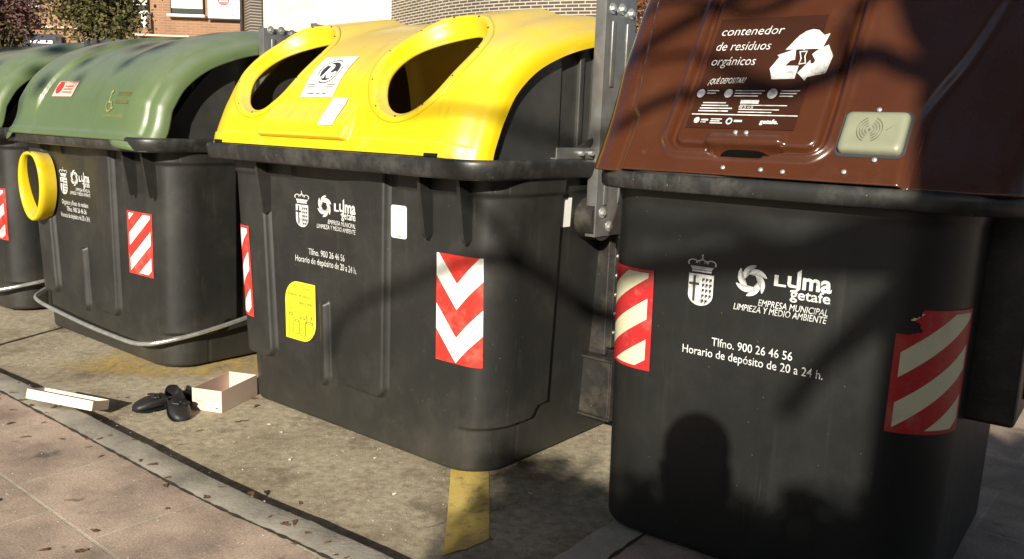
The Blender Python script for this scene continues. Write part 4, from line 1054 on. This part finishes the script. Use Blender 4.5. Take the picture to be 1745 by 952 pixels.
# ------------------------------------------------------------------ litter: shoes, box and lid
def shoe(name, loc, rz, label, tilt=0):
    root = empty(name, loc, rz, label, 'shoe', 'pair of discarded black shoes')
    # along +y to the toe, length .255
    st = [(-.120, .018, .054, .030), (-.112, .028, .064, .034), (-.085, .033, .066, .036), (-.04, .034, .060, .036), (0, .036, .052, .040), (.035, .041, .050, .046), (.065, .043, .045, .048), (.095, .038, .036, .046), (.118, .026, .027, .036), (.130, .011, .018, .02)]
    nt = 24; V = []
    for y, hw, hh, bw in st:
        for k in range(nt):
            a = 2*math.pi*k/nt; c, s_ = math.cos(a), math.sin(a)
            x = max(hw, bw*.85)*math.copysign(abs(c)**.75, c); z = .012+hh*.5*(1+math.copysign(abs(s_)**.8, s_))*.96
            V.append((x+.006*math.sin(y*14), y, z))
    F = grid_faces(nt, len(st), True)+[tuple(range(nt-1, -1, -1)), tuple((len(st)-1)*nt+k for k in range(nt))]
    # open top: drop upper faces between the heel and the instep
    keep = []
    for f in F:
        c = sum((Vector(V[i]) for i in f), Vector())/len(f)
        if len(f) == 4 and -.112 < c.y < .012 and c.z > .046 and abs(c.x) < .032: continue
        keep.append(f)
    up_ = mesh('upper', V, keep, M['leather'], root); sdm = up_.modifiers.new('t', 'SOLIDIFY'); sdm.thickness = .003
    sb = up_.modifiers.new('s', 'SUBSURF'); sb.levels = 1; sb.render_levels = 1
    P = []
    for y, hw, hh, bw in st: P.append((max(hw, bw*.85)+.004, y))
    loop = [(x+.006*math.sin(y*14), y) for x, y in P]+[(-x+.006*math.sin(y*14), y) for x, y in P[::-1]]
    bm = bmesh.new(); a = [bm.verts.new((x, y, .002+(.006 if y > -.02 else 0))) for x, y in loop]; b = [bm.verts.new((x, y, .014)) for x, y in loop]
    bm.faces.new(a[::-1]); bm.faces.new(b)
    for i in range(len(loop)): bm.faces.new((a[i], a[(i+1) % len(loop)], b[(i+1) % len(loop)], b[i]))
    add_box(bm, (0, -.085, .006), (.058, .07, .014), .003); bm_obj('sole', bm, M['black'], root)
    lp = [(x*.80, y) for x, y in loop if -.118 < y < .04]; cy = [(x, y) for x, y in lp]
    bm = bmesh.new(); bm.faces.new([bm.verts.new((x, y, .020)) for x, y in cy]); bm_obj('insole', bm, M['lining'], root)
    bm = bmesh.new()
    add_box(bm, (0, .045, .064), (.016, .016, .012), .004)
    for sg in (-1, 1):
        for q in range(2): add_box(bm, (sg*.021, .045+.010*(q*2-1)*.6, .061), (.030, .018, .009), .004, rot=Matrix.Rotation(sg*(.5-q*.9), 4, 'Z'))
    bm_obj('bow', bm, M['leather'], root)
    root.scale = (1.12, 1.12, 1.12)
    root.rotation_euler = (tilt, 0, rz) if not isinstance(tilt, tuple) else (*tilt, rz)
    return root
shoe('shoe', (-1.665, 3.945, .002), math.radians(140), 'black leather shoe with a bow, lying underneath with its toe to the left', (0, 0))
shoe('shoe', (-1.585, 3.885, .004), math.radians(217), 'black leather shoe with a bow, open top and heel crossing over the other shoe', (math.radians(-9), math.radians(-8)))

def open_box(name, w, d_, h, th, mat, loc, rz, label, cat, rot=(0, 0)):
    root = empty(name, loc, rz, label, cat); root.rotation_euler = (*rot, rz)
    for nm, c, s_ in (('front_wall', (0, -d_/2+th/2, h/2), (w, th, h)), ('rear_wall', (0, d_/2-th/2, h/2), (w, th, h)), ('side_wall', (-w/2+th/2, 0, h/2), (th, d_-2*th-.0004, h)), ('side_wall', (w/2-th/2, 0, h/2), (th, d_-2*th-.0004, h)), ('base', (0, 0, th/2+.0003), (w-2*th-.0006, d_-2*th-.0006, th))):
        bm = bmesh.new(); add_box(bm, c, s_, .0006, seg=1); bm_obj(nm, bm, mat, root)
    return root
bw, bd, bh_ = .165, .300, .108
bx = Vector((-1.524, 3.933)); ang = math.radians(-16); cdir = Vector((math.cos(ang), math.sin(ang))); ddir = Vector((-math.sin(ang), math.cos(ang)))
c = bx+cdir*bw/2+ddir*bd/2
sbx = open_box('shoe_box', bw, bd, bh_, .003, M['card'], (c.x, c.y, .001), ang, 'open pale pink shoe box with a white label beside the black shoes', 'box')
bm = bmesh.new(); add_box(bm, (.034, -bd/2-.0008, .028), (.070, .0008, .034)); lbx = bm_obj('box_label', bm, M['white'], sbx)
bm = bmesh.new()
for k in range(7): add_box(bm, (.008+.0035*k, -bd/2-.0016, .034), (.0018 if k % 2 else .001, .0004, .014))
add_box(bm, (.016, -bd/2-.0016, .019), (.022, .0004, .004)); add_box(bm, (.055, -bd/2-.0016, .021), (.016, .0004, .006)); bm_obj('label_print', bm, M['ink'], lbx)
bm = bmesh.new()
for a, b in ((-.06, .052), (-.052, .046), (-.043, .049), (-.034, .045), (-.025, .047)): add_box(bm, (a, -bd/2-.0006, b), (.007, .0004, .0025), rot=Matrix.Rotation(.6, 4, 'Y'))
bm_obj('pencil_scribble', bm, M['readerline'], sbx)
ang = math.radians(-14.5)
open_box('box_lid', .365, .11, .045, .003, M['card_in'], (-2.065, 3.81, .049), ang, 'cream cardboard box lid lying open across the kerb edge', 'box lid', rot=(math.radians(-14), math.radians(3)))

# leaves and scraps
def leaf_mesh():
    bm = bmesh.new(); n_ = 12; pts = []
    for k in range(n_):
        a = 2*math.pi*k/n_; r = .017*(1+.25*math.cos(3*a)+.15*random.uniform(-1, 1)); pts.append((r*1.5*math.cos(a), r*.8*math.sin(a)))
    c = bm.verts.new((0, 0, .004)); vs = [bm.verts.new((x, y, .002+.007*abs(math.sin(k*1.7)))) for k, (x, y) in enumerate(pts)]
    for k in range(n_): bm.faces.new((c, vs[k], vs[(k+1) % n_]))
    me = bpy.data.meshes.new('dry_leaf'); bm.to_mesh(me); bm.free(); me.materials.append(M['leafdry']); return me
LM = [leaf_mesh() for _ in range(5)]
def in_bay(x, y):   # distance in front of kerb, simple side test
    return (Vector((x, y, 0))-kref).dot(t2) > .17 and not (x > .3 and y < 3.2)
spots = []
while len(spots) < 95:
    if random.random() < .55: x, y = random.uniform(-3.2, .3), random.uniform(2.4, 5.2)
    else:
        t = random.random(); p = Vector((-3.0+2.7*t, 4.4-1.95*t)); x, y = p.x+random.gauss(-.02, .07), p.y+random.gauss(-.05, .08)
    q = (Vector((x, y, 0))-OY); a, b = q.dot(E1), q.dot(E2)
    if -.8 < a < .8 and b > -.02: continue
    q = (Vector((x, y, 0))-OG); a, b = q.dot(E1), q.dot(E2)
    if -.8 < a < .8 and b > -.02: continue
    if x > .2 and y > 2.3: continue
    spots.append((x, y))
for x, y in spots:
    dz = (Vector((x, y, 0))-kref).dot(t2); z = .001 if dz > .16 else KZ+.001
    o = bpy.data.objects.new('dry_leaf', random.choice(LM)); col.objects.link(o); o.location = (x, y, z); o.rotation_euler = (0, 0, random.uniform(0, 6.28)); k = random.uniform(.30, .85); o.scale = (k, k*random.uniform(.6, 1.1), k*.7)
    tag(o, 'small dry brown leaf lying loose on the ground in front of the containers', 'leaf', 'dry leaves scattered on the ground')
sm = bpy.data.meshes.new('paper_scrap'); bm = bmesh.new(); vs = [bm.verts.new(v) for v in ((-.02, -.008, .003), (.018, -.011, .006), (.022, .007, .002), (-.004, .012, .008), (-.018, .009, .003))]; bm.faces.new(vs); bm.to_mesh(sm); bm.free(); sm.materials.append(M['scrap'])
for x, y in ((-.42, 3.05), (-1.10, 3.75), (-1.02, 3.66), (-.70, 3.46), (-.55, 3.40), (-2.2, 4.62), (-2.05, 4.70), (-.9, 3.35), (-2.7, 4.9), (.1, 3.1)):
    o = bpy.data.objects.new('paper_scrap', sm); col.objects.link(o); o.location = (x, y, .002); o.rotation_euler = (0, 0, random.uniform(0, 6)); k = random.uniform(.25, .65); o.scale = (k, k, k)
    tag(o, 'tiny pale scrap of paper lying on the grey road surface', 'litter', 'paper scraps on the road')
# grit
V, F = [], []
for k in range(2600):
    x, y = random.uniform(-3.4, .5), random.uniform(2.4, 5.6)
    dz = (Vector((x, y, 0))-kref).dot(t2); z = 0 if dz > .17 else KZ-.002
    r = random.uniform(.0015, .0045); b = len(V); a = random.uniform(0, 6)
    V += [(x+r*math.cos(a+q*2.1), y+r*math.sin(a+q*2.1), z+.0005) for q in range(3)]+[(x, y, z+r*.9)]
    F += [(b, b+1, b+3), (b+1, b+2, b+3), (b+2, b, b+3)]
tag(mesh('grit', V, F, M['kerb'], smooth=False), 'fine pale grit scattered over the road surface', 'grit', kind='stuff')

# ------------------------------------------------------------------ background buildings
def wall(name, P, z0, z1, mat, parent=None, th=.3, uoff=0.0):
    """wall along a plan polyline, UV in metres"""
    V, F, uv = [], [], []; u = uoff
    P = [Vector(p) for p in P]
    for i, p in enumerate(P):
        if i: u += (p-P[i-1]).length
        t = (P[min(i+1, len(P)-1)]-P[max(i-1, 0)]).normalized(); b = p+Vector((-t.y, t.x))*th
        V += [(p.x, p.y, z0), (p.x, p.y, z1), (b.x, b.y, z0), (b.x, b.y, z1)]; uv += [(u, z0), (u, z1)]*2
    for i in range(len(P)-1):
        a, b = 4*i, 4*(i+1); F += [(a, b, b+1, a+1), (a+1, b+1, b+3, a+3), (b+2, a+2, a+3, b+3)]
    F += [(0, 1, 3, 2), (4*(len(P)-1), 4*(len(P)-1)+2, 4*(len(P)-1)+3, 4*(len(P)-1)+1)]
    return mesh(name, V, F, mat, parent, uvs=uv, smooth=False)
def boxpart(name, c, s_, mat, parent, bevel=.01, rz=0):
    bm = bmesh.new(); add_box(bm, c, s_, bevel, seg=1, rot=Matrix.Rotation(rz, 4, 'Z') if rz else None); return bm_obj(name, bm, mat, parent)
bb = empty('brick_building', (-11, 24, 0), 0, 'orange brick building behind the trees with blinds drawn at its windows', 'building')
wall('wall', [(-12, 0.0), (3.48, 0.0)], 0, 9, M['obrick'], bb)
def window(x0, x1, z0, z1):
    w = boxpart('window', ((x0+x1)/2, -.02, (z0+z1)/2), (x1-x0, .10, z1-z0), M['glass'], bb)
    boxpart('blind', ((x0+x1)/2, -.055, (z0+z1)/2+.07), (x1-x0-.01, .06, z1-z0-.13), M['blind'], w, .004)
    boxpart('sill', ((x0+x1)/2, -.10, z0-.06), (x1-x0+.16, .22, .07), M['whitepaint'], w, .01)
    for x in (x0-.005, x1+.005): boxpart('frame', (x, -.06, (z0+z1)/2), (.02, .09, z1-z0+.02), M['glass'], w, .004)
window(1.52, 2.38, 4.10, 5.6); window(-3.0, -2.05, 4.2, 5.6); window(-.05, .88, 4.15, 5.6)
boxpart('ledge', (-1.8, -.06, 3.62), (2.6, .14, .05), M['card'], bb); boxpart('ledge', (1.2, -.06, 3.50), (1.6, .14, .05), M['card'], bb)
sg_ = empty('shop_sign', (-11+2.97, 23.9, 4.0), 0, 'white rectangular sign with a red disc on the orange brick wall', 'sign')
boxpart('panel', (0, -.03, .40), (.86, .06, .80), M['whitepaint'], sg_, .008); boxpart('frame', (0, -.02, -.02), (.90, .07, .04), M['glass'], sg_, .004)
fl = lambda off: (lambda x, z: np.stack([x, np.full_like(x, off), z], -1))
d = Decal(); d.disc(0, .50, .17); d.build('disc', fl(-.063), M['redp'], sg_)
d = Decal()
for k in range(3): d.rect(-.11, .43+.05*k, .11, .455+.05*k)
d.build('disc_print', fl(-.066), M['white'], sg_)
for k, ww in enumerate((.24, .12)): Decal().rect(-ww, .25-.05*k, ww, .265-.05*k).build('caption', fl(-.063), M['redp'], sg_)
d = Decal(); d.text('91 691 20 04', -.26, .26, .06, height=.07, bold=.01); d.build('number', fl(-.063), M['ink'], sg_)
ss_ = empty('shop_sign', (-13.0, 23.85, 3.0), 0, 'small dark blue sign half hidden between the two trees', 'sign'); boxpart('panel', (0, 0, 0.2), (1.1, .08, .45), M['wood'], ss_); d = Decal(); d.rect(-.3, .18, .3, .26); d.build('caption', fl(-.045), M['white'], ss_)
wb_ = empty('wall_box', (-10.13, 23.9, 3.70), 0, 'white box fixed to the brick wall right of the middle tree', 'wall box'); boxpart('case', (0, -.08, .15), (.14, .3, .34), M['whitepaint'], wb_); boxpart('conduit', (.0, -.02, .45), (.03, .03, .3), M['glass'], wb_)
# dark brick block with a cream panel
dbld = empty('dark_brick_building', (-7.0, 28, 0), 0, 'dark brick building with a rounded corner and a cream rendered panel', 'building')
O_ = Vector((-7.0, 28))
def rel(P): return [Vector(p)-O_ for p in P]
wall('pier', rel([(-7.52, 24.02), (-7.18, 23.40)]), 0, 9, M['dribs'], dbld)
wall('panel', rel([(-7.2, 23.55), (-3.60, 24.6)]), 0, 9, M['creamwall'], dbld)
crv = smooth_path([(-3.62, 24.6, 0), (-2.6, 23.0, 0), (-1.7, 21.7, 0), (-.5, 20.6, 0), (1.0, 19.8, 0), (3.0, 19.1, 0), (7.0, 17.7, 0)], 6)
wall('corner_wall', rel([v.to_2d() for v in crv]), 0, 9, M['dbrick'], dbld)
boxpart('drainpipe', (-.58, -4.1, 4.5), (.06, .06, 9), M['glass'], dbld)

# ------------------------------------------------------------------ trees
def tree(name, base, h, cr, n, mat, label, seed, crown_c):
    r_ = random.Random(seed); root = empty(name, base, 0, label, 'tree', 'street trees behind the containers')
    P = smooth_path([(0, 0, 0), (.04, .03, h*.3), (-.03, .05, h*.55), (.02, 0, h*.8)], 5); V, F = tube(P, list(np.linspace(.10, .04, len(P))), 9)
    mesh('trunk', V, F, M['bark'], root)
    V, F = [], []; cl = []
    for _ in range(46):
        while True:
            q = Vector((r_.uniform(-1, 1), r_.uniform(-1, 1), r_.uniform(-1, 1)))
            if .25 < q.length < 1: break
        cl.append((Vector((crown_c[0]+q.x*cr[0], crown_c[1]+q.y*cr[1], crown_c[2]+q.z*cr[2])), r_.uniform(.16, .36)))
    bv, bf = [], []
    for c_, r in cl[:26]:
        vv, ff = tube([(0, 0, h*.45), (c_*.5+Vector((0, 0, h*.25))), c_], [.035, .02, .006], 5); b = len(bv); bv += vv; bf += [tuple(b+i for i in f) for f in ff]
    for _ in range(n):
        c_, r = r_.choice(cl); q = Vector((r_.gauss(0, 1), r_.gauss(0, 1), r_.gauss(0, .8)))*r*.62; p = c_+q
        a = Vector((r_.gauss(0, 1), r_.gauss(0, 1), r_.gauss(0, 1))).normalized(); b_ = a.orthogonal().normalized(); sz = r_.uniform(.016, .038)
        d1 = a*sz; d2 = b_*sz*.7; i = len(V); V += [p-d1, p+d2, p+d1, p-d2]; F.append((i, i+1, i+2, i+3))
    cro = mesh('crown', V, F, mat, root, smooth=False); mesh('branches', bv, bf, M['bark'], root)
    return root
LFa = mat_leaves('autumn_leaves', [(.028, .032, .010), (.06, .062, .016), (.105, .095, .028), (.16, .125, .045)], (.13, .045, .05), 3.95)
LFb = mat_leaves('autumn_leaves_purple', [(.03, .03, .011), (.06, .055, .018), (.10, .08, .03), (.14, .09, .045)], (.125, .05, .058), 3.45)
LFc = mat_leaves('orange_leaves', [(.05, .05, .015), (.16, .07, .02), (.30, .11, .03), (.2, .17, .05)], (.28, .09, .03), 3.6)
tree('autumn_tree', (-6.62, 13.8, 0), 3.6, (.50, .55, .85), 11000, LFa, 'green tree turning red, between the brick wall windows and the containers', 3, (0, 0, 3.15))
tree('autumn_tree', (-8.32, 14.0, 0), 3.6, (.48, .6, .95), 10000, LFb, 'purple and green tree at the left picture edge', 5, (0, 0, 3.05))
tree('autumn_tree', (2.35, 16.0, 0), 4.4, (.9, .9, 1.2), 7000, LFc, 'orange leaved tree seen between the steel arm and the brown lid', 9, (0, 0, 3.9))

# ------------------------------------------------------------------ behind the camera: photographer and bare tree that throw the shadows
def back(p, s_):       # the point s_ metres nearer the sun than p, along the sunlight
    return Vector(p)-L*(s_/math.cos(SUN_EL))
bt = empty('bare_tree', (.27, -2.75, KZ), 0, 'bare street tree with a thick trunk standing behind the photographer', 'tree')
T0 = Vector((.27, -2.75, KZ))
P = smooth_path([(0, 0, 0), (.01, 0, 1.2), (.03, -.02, 2.3), (.02, -.05, 3.2), (.10, -.1, 4.3), (.2, -.2, 5.6), (.25, -.3, 7.0)], 6)
V, F = tube(P, list(np.concatenate([np.linspace(.30, .24, 20), np.linspace(.24, .05, len(P)-20)])), 14); mesh('trunk', V, F, M['bark'], bt)
def branch(pts, r0, r1):
    Q = [Vector(p)-T0 for p in pts]; Q = smooth_path(Q, 5); V, F = tube(Q, list(np.linspace(r0, r1, len(Q))), 8); mesh('branch', V, F, M['bark'], bt)
BRANCHES = [
    ([(-1.1, -4.46, 4.41), (-0.88, -4.22, 4.39), (-0.68, -4.13, 4.32), (-0.49, -4.05, 4.25), (-0.3, -3.8, 4.19), (-0.2, -3.63, 4.16), (-0.04, -3.44, 3.98), (0.14, -3.12, 3.83), (0.3, -2.88, 3.75)], 0.023, 0.046),
    ([(-0.07, -3.43, 4.38), (-0.02, -3.34, 4.15), (0.05, -3.25, 3.96), (0.15, -3.04, 3.77), (0.22, -2.82, 3.55)], 0.043, 0.072),
    ([(-1.01, -4.24, 4.82), (-0.92, -4.17, 4.81), (-0.76, -4.2, 4.75), (-0.66, -4.2, 4.66), (-0.51, -4.06, 4.61), (-0.36, -3.88, 4.62)], 0.017, 0.029),
    ([(-0.98, -4.28, 4.59), (-0.8, -4.18, 4.53), (-0.64, -4.13, 4.37), (-0.49, -4.05, 4.25)], 0.014, 0.023),
    ([(-0.3, -3.8, 4.19), (-0.29, -3.83, 4.37), (-0.21, -3.82, 4.47), (-0.14, -3.8, 4.58)], 0.020, 0.032),
    ([(-0.78, -5.36, 4.22), (-0.62, -5.04, 4.16), (-0.4, -4.52, 3.98), (-0.21, -4.0, 3.76), (0.07, -3.08, 3.4)], 0.020, 0.043),
    ([(-1.23, -5.59, 4.54), (-1.06, -5.49, 4.44), (-0.9, -5.28, 4.36), (-0.71, -5.19, 4.22)], 0.017, 0.023),
    ([(-0.7, -5.43, 3.83), (-0.51, -4.89, 3.75), (-0.28, -4.17, 3.55), (0.01, -3.14, 3.22)], 0.029, 0.051),
    ([(-2.62, -5.57, 4.17), (-2.52, -5.43, 4.27), (-2.3, -5.28, 4.28), (-2.02, -5.17, 4.3), (-1.79, -5.02, 4.27), (-1.51, -4.79, 4.18), (-1.27, -4.53, 4.0), (-1.05, -4.26, 3.83)], 0.019, 0.038),
    ([(-1.51, -4.79, 4.18), (-1.62, -4.82, 4.32), (-1.74, -4.85, 4.46), (-1.8, -4.91, 4.58)], 0.017, 0.023),
    ([(-2.17, -5.69, 5.14), (-1.94, -5.63, 5.08), (-1.75, -5.54, 5.02), (-1.55, -5.41, 5.03), (-1.36, -5.3, 4.99)], 0.016, 0.026),
    ([(-1.05, -4.26, 3.83), (-0.5, -3.6, 3.55), (0.05, -3.0, 3.25), (0.2, -2.8, 3.1)], 0.038, 0.072),
    ([(-1.36, -5.3, 4.99), (-0.8, -4.5, 4.85), (-0.36, -3.88, 4.62), (-0.05, -3.4, 4.3), (0.25, -2.95, 4.0)], 0.026, 0.058),
]
for pts, r0, r1 in BRANCHES: branch(pts, r0, r1)

def skin_body(name, verts, edges, radii, mat, root_i, parent=None, lv=2):
    me = bpy.data.meshes.new(name); me.from_pydata(verts, edges, []); o = bpy.data.objects.new(name, me); col.objects.link(o)
    sk = o.modifiers.new('skin', 'SKIN'); sk.use_smooth_shade = True
    for i, r in enumerate(radii): me.skin_vertices[0].data[i].radius = (r, r) if not hasattr(r, '__len__') else r
    me.skin_vertices[0].data[root_i].use_root = True
    su = o.modifiers.new('sub', 'SUBSURF'); su.levels = lv; su.render_levels = lv
    dg = bpy.context.evaluated_depsgraph_get(); m2 = bpy.data.meshes.new_from_object(o.evaluated_get(dg)); bpy.data.objects.remove(o)
    m2.materials.clear(); o = link(name, m2, mat, parent); m2.polygons.foreach_set('use_smooth', [True]*len(m2.polygons)); return o
per = empty('person', (.035, -.36, KZ), 0, 'person in dark clothes holding up a phone in one hand before of the containers', 'person')
vv = [(0, 0, .88), (0, 0, 1.05), (0, .0, 1.24), (0, .0, 1.38), (0, .02, 1.46), (0, .03, 1.52), (0, .035, 1.60)]
ee = [(0, 1), (1, 2), (2, 3), (3, 4), (4, 5), (5, 6)]; rr = [(.15, .11), (.13, .10), (.16, .11), (.07, .07), (.055, .055), (.085, .095), (.075, .085)]
for sg in (-1, 1):
    i = len(vv); vv += [(sg*.10, 0, .80), (sg*.11, .01, .46), (sg*.12, -.01, .09), (sg*.14, .10, .04)]; ee += [(0, i), (i, i+1), (i+1, i+2), (i+2, i+3)]; rr += [.085, .058, .042, .038]
    i = len(vv); vv += [*(((.18, 0, 1.33), (.20, .03, 1.10), (.13, .20, 1.16), (.085, .27, 1.27)) if sg > 0 else ((-.18, 0, 1.33), (-.215, -.01, 1.08), (-.21, .02, .86), (-.205, .05, .78)))]; ee += [(2, i), (i, i+1), (i+1, i+2), (i+2, i+3)]; rr += [.055, .042, .034, .028]
    w = i+3
    for k, (dx, dz, ln) in enumerate(((-.010, .035, .030), (-.006, .022, .034), (-.004, .008, .032), (-.004, -.006, .026), (.006, .045, .022))):
        j = len(vv); vv += [(.078, .285, 1.28+dz), (.060+dx, .30, 1.29+dz)] if sg > 0 else [(-.205+(dz-.02)*.6, .055, .745), (-.205+(dz-.02)*.8, .06, .745-ln)]; ee += [(w, j), (j, j+1)]; rr += [.010, .008]
skin_body('body', vv, ee, rr, M['wood'], 0, per)
bm = bmesh.new(); bmesh.ops.create_uvsphere(bm, u_segments=20, v_segments=14, radius=1); bmesh.ops.transform(bm, matrix=Matrix.Translation((0, .005, 1.57)) @ Matrix.Diagonal((.105, .115, .115, 1)), verts=bm.verts); 
bmesh.ops.create_uvsphere(bm, u_segments=20, v_segments=14, radius=1, matrix=Matrix.Translation((0, -.03, 1.47)) @ Matrix.Diagonal((.112, .08, .15, 1))); bm_obj('hair', bm, M['ink'], per, smooth=True)
ph = bpy.data.objects.new('phone', None); bm = bmesh.new(); add_box(bm, (0, 0, 0), (.15, .07, .007), .003); bpy.data.objects.remove(ph)
pho = bm_obj('phone', bm, M['glass']); pho.matrix_world = cam_o.matrix_world @ Matrix.Translation((.06, 0, .03)); tag(pho, 'dark phone held level in one hand by the person', 'phone')
# unseen hedge, added to shade the lower part of the brown container
shb = empty('evergreen_hedge', (-.05, -3.75, KZ), 0, 'tall dense evergreen hedge behind the photographer', 'hedge')
r_ = random.Random(21); V, F = [], []
for _ in range(64000):
    a = r_.uniform(-1, 1); x = .38+a*(1.68+.14*r_.random()); zt = 2.68+.10*float(ss(.55, .80, -x-.35))+.30*float(ss(.05, .40, x))+.02*math.sin(9*x+1)+.015*math.sin(23*x)
    z = zt*r_.random()**.42+r_.gauss(0, .022); y = r_.uniform(-.42, .42)
    p = Vector((x*(1-.12*r_.random()), y, max(.05, z)))
    q = Vector((r_.gauss(0, 1), r_.gauss(0, 1), r_.gauss(0, 1))).normalized(); w = q.orthogonal().normalized(); sz = r_.uniform(.022, .045); i = len(V)
    V += [p-q*sz, p+w*sz*.6, p+q*sz, p-w*sz*.6]; F.append((i, i+1, i+2, i+3))
mesh('foliage', V, F, LFa, shb, smooth=False)
V, F = tube([(0, 0, 0), (.02, 0, 1.2), (0, .02, 2.2)], [.05, .04, .02], 8); mesh('stem', V, F, M['bark'], shb)
# unseen block and two tree crowns, added to close off much of the sky
ap = empty('apartment_building', (0, -27, 0), math.pi, 'long brick apartment block on the far side of the street behind the photographer', 'building')
wall('wall', [(-34, 0), (34, 0)], 0, 9.6, M['obrick'], ap, th=1.0)  # wall of the added block, there to block sky light
for fl_ in range(3):
    for k in range(-7, 8):
        w = boxpart('window', (k*4.2, -.02, 1.9+3.0*fl_), (1.5, .10, 1.5), M['glass'], ap); boxpart('sill', (k*4.2, -.10, 1.10+3.0*fl_), (1.7, .22, .07), M['whitepaint'], w)
LFp = mat_leaves('plane_leaves', [(.04, .05, .015), (.07, .08, .02), (.10, .09, .03), (.12, .09, .04)], (.10, .06, .03), 99)
def plane_tree(base, x0, x1, seed, label):
    r_ = random.Random(seed); root = empty('plane_tree', base, 0, label, 'tree', 'plane trees arching over the pavement'); B_ = Vector(base)
    cx = (x0+x1)/2-B_.x
    tp = smooth_path([(0, 0, 0), (.1, 0, 2), (.05, .1, 4.2), (cx*.35, .1, 5.8), (cx*.7, .2, 6.9)], 6); V, F = tube(tp, list(np.linspace(.26, .12, len(tp))), 12); mesh('trunk', V, F, M['bark'], root)
    V, F, bv, bf = [], [], [], []
    cl = [(Vector((r_.uniform(x0, x1), r_.uniform(-5.5, 4.0), r_.uniform(6.9, 8.6)))-B_, r_.uniform(.5, .95)) for _ in range(46)]
    for c_, r in cl[:24]:
        vv, ff = tube([tp[-1 if r_.random() < .6 else -6], (tp[-1]+c_)*.5+Vector((0, 0, .3)), c_], [.07, .04, .015], 6); b = len(bv); bv += vv; bf += [tuple(b+i for i in f) for f in ff]
    for _ in range(7000):
        c_, r = r_.choice(cl); p = c_+Vector((r_.gauss(0, 1), r_.gauss(0, 1), r_.gauss(0, .45)))*r
        a = Vector((r_.gauss(0, 1), r_.gauss(0, 1), r_.gauss(0, .6))).normalized(); b_ = a.orthogonal().normalized(); sz = r_.uniform(.07, .13); i = len(V)
        V += [p-a*sz, p+b_*sz*.8, p+a*sz, p-b_*sz*.8]; F.append((i, i+1, i+2, i+3))
    mesh('crown', V, F, LFp, root, smooth=False); mesh('branches', bv, bf, M['bark'], root)
plane_tree((6.2, -1.6, KZ), .3, 7.0, 31, 'plane tree with a wide crown right of the photographer')
plane_tree((-6.6, -1.8, KZ), -6.4, .3, 32, 'plane tree with a wide crown left of the photographer')
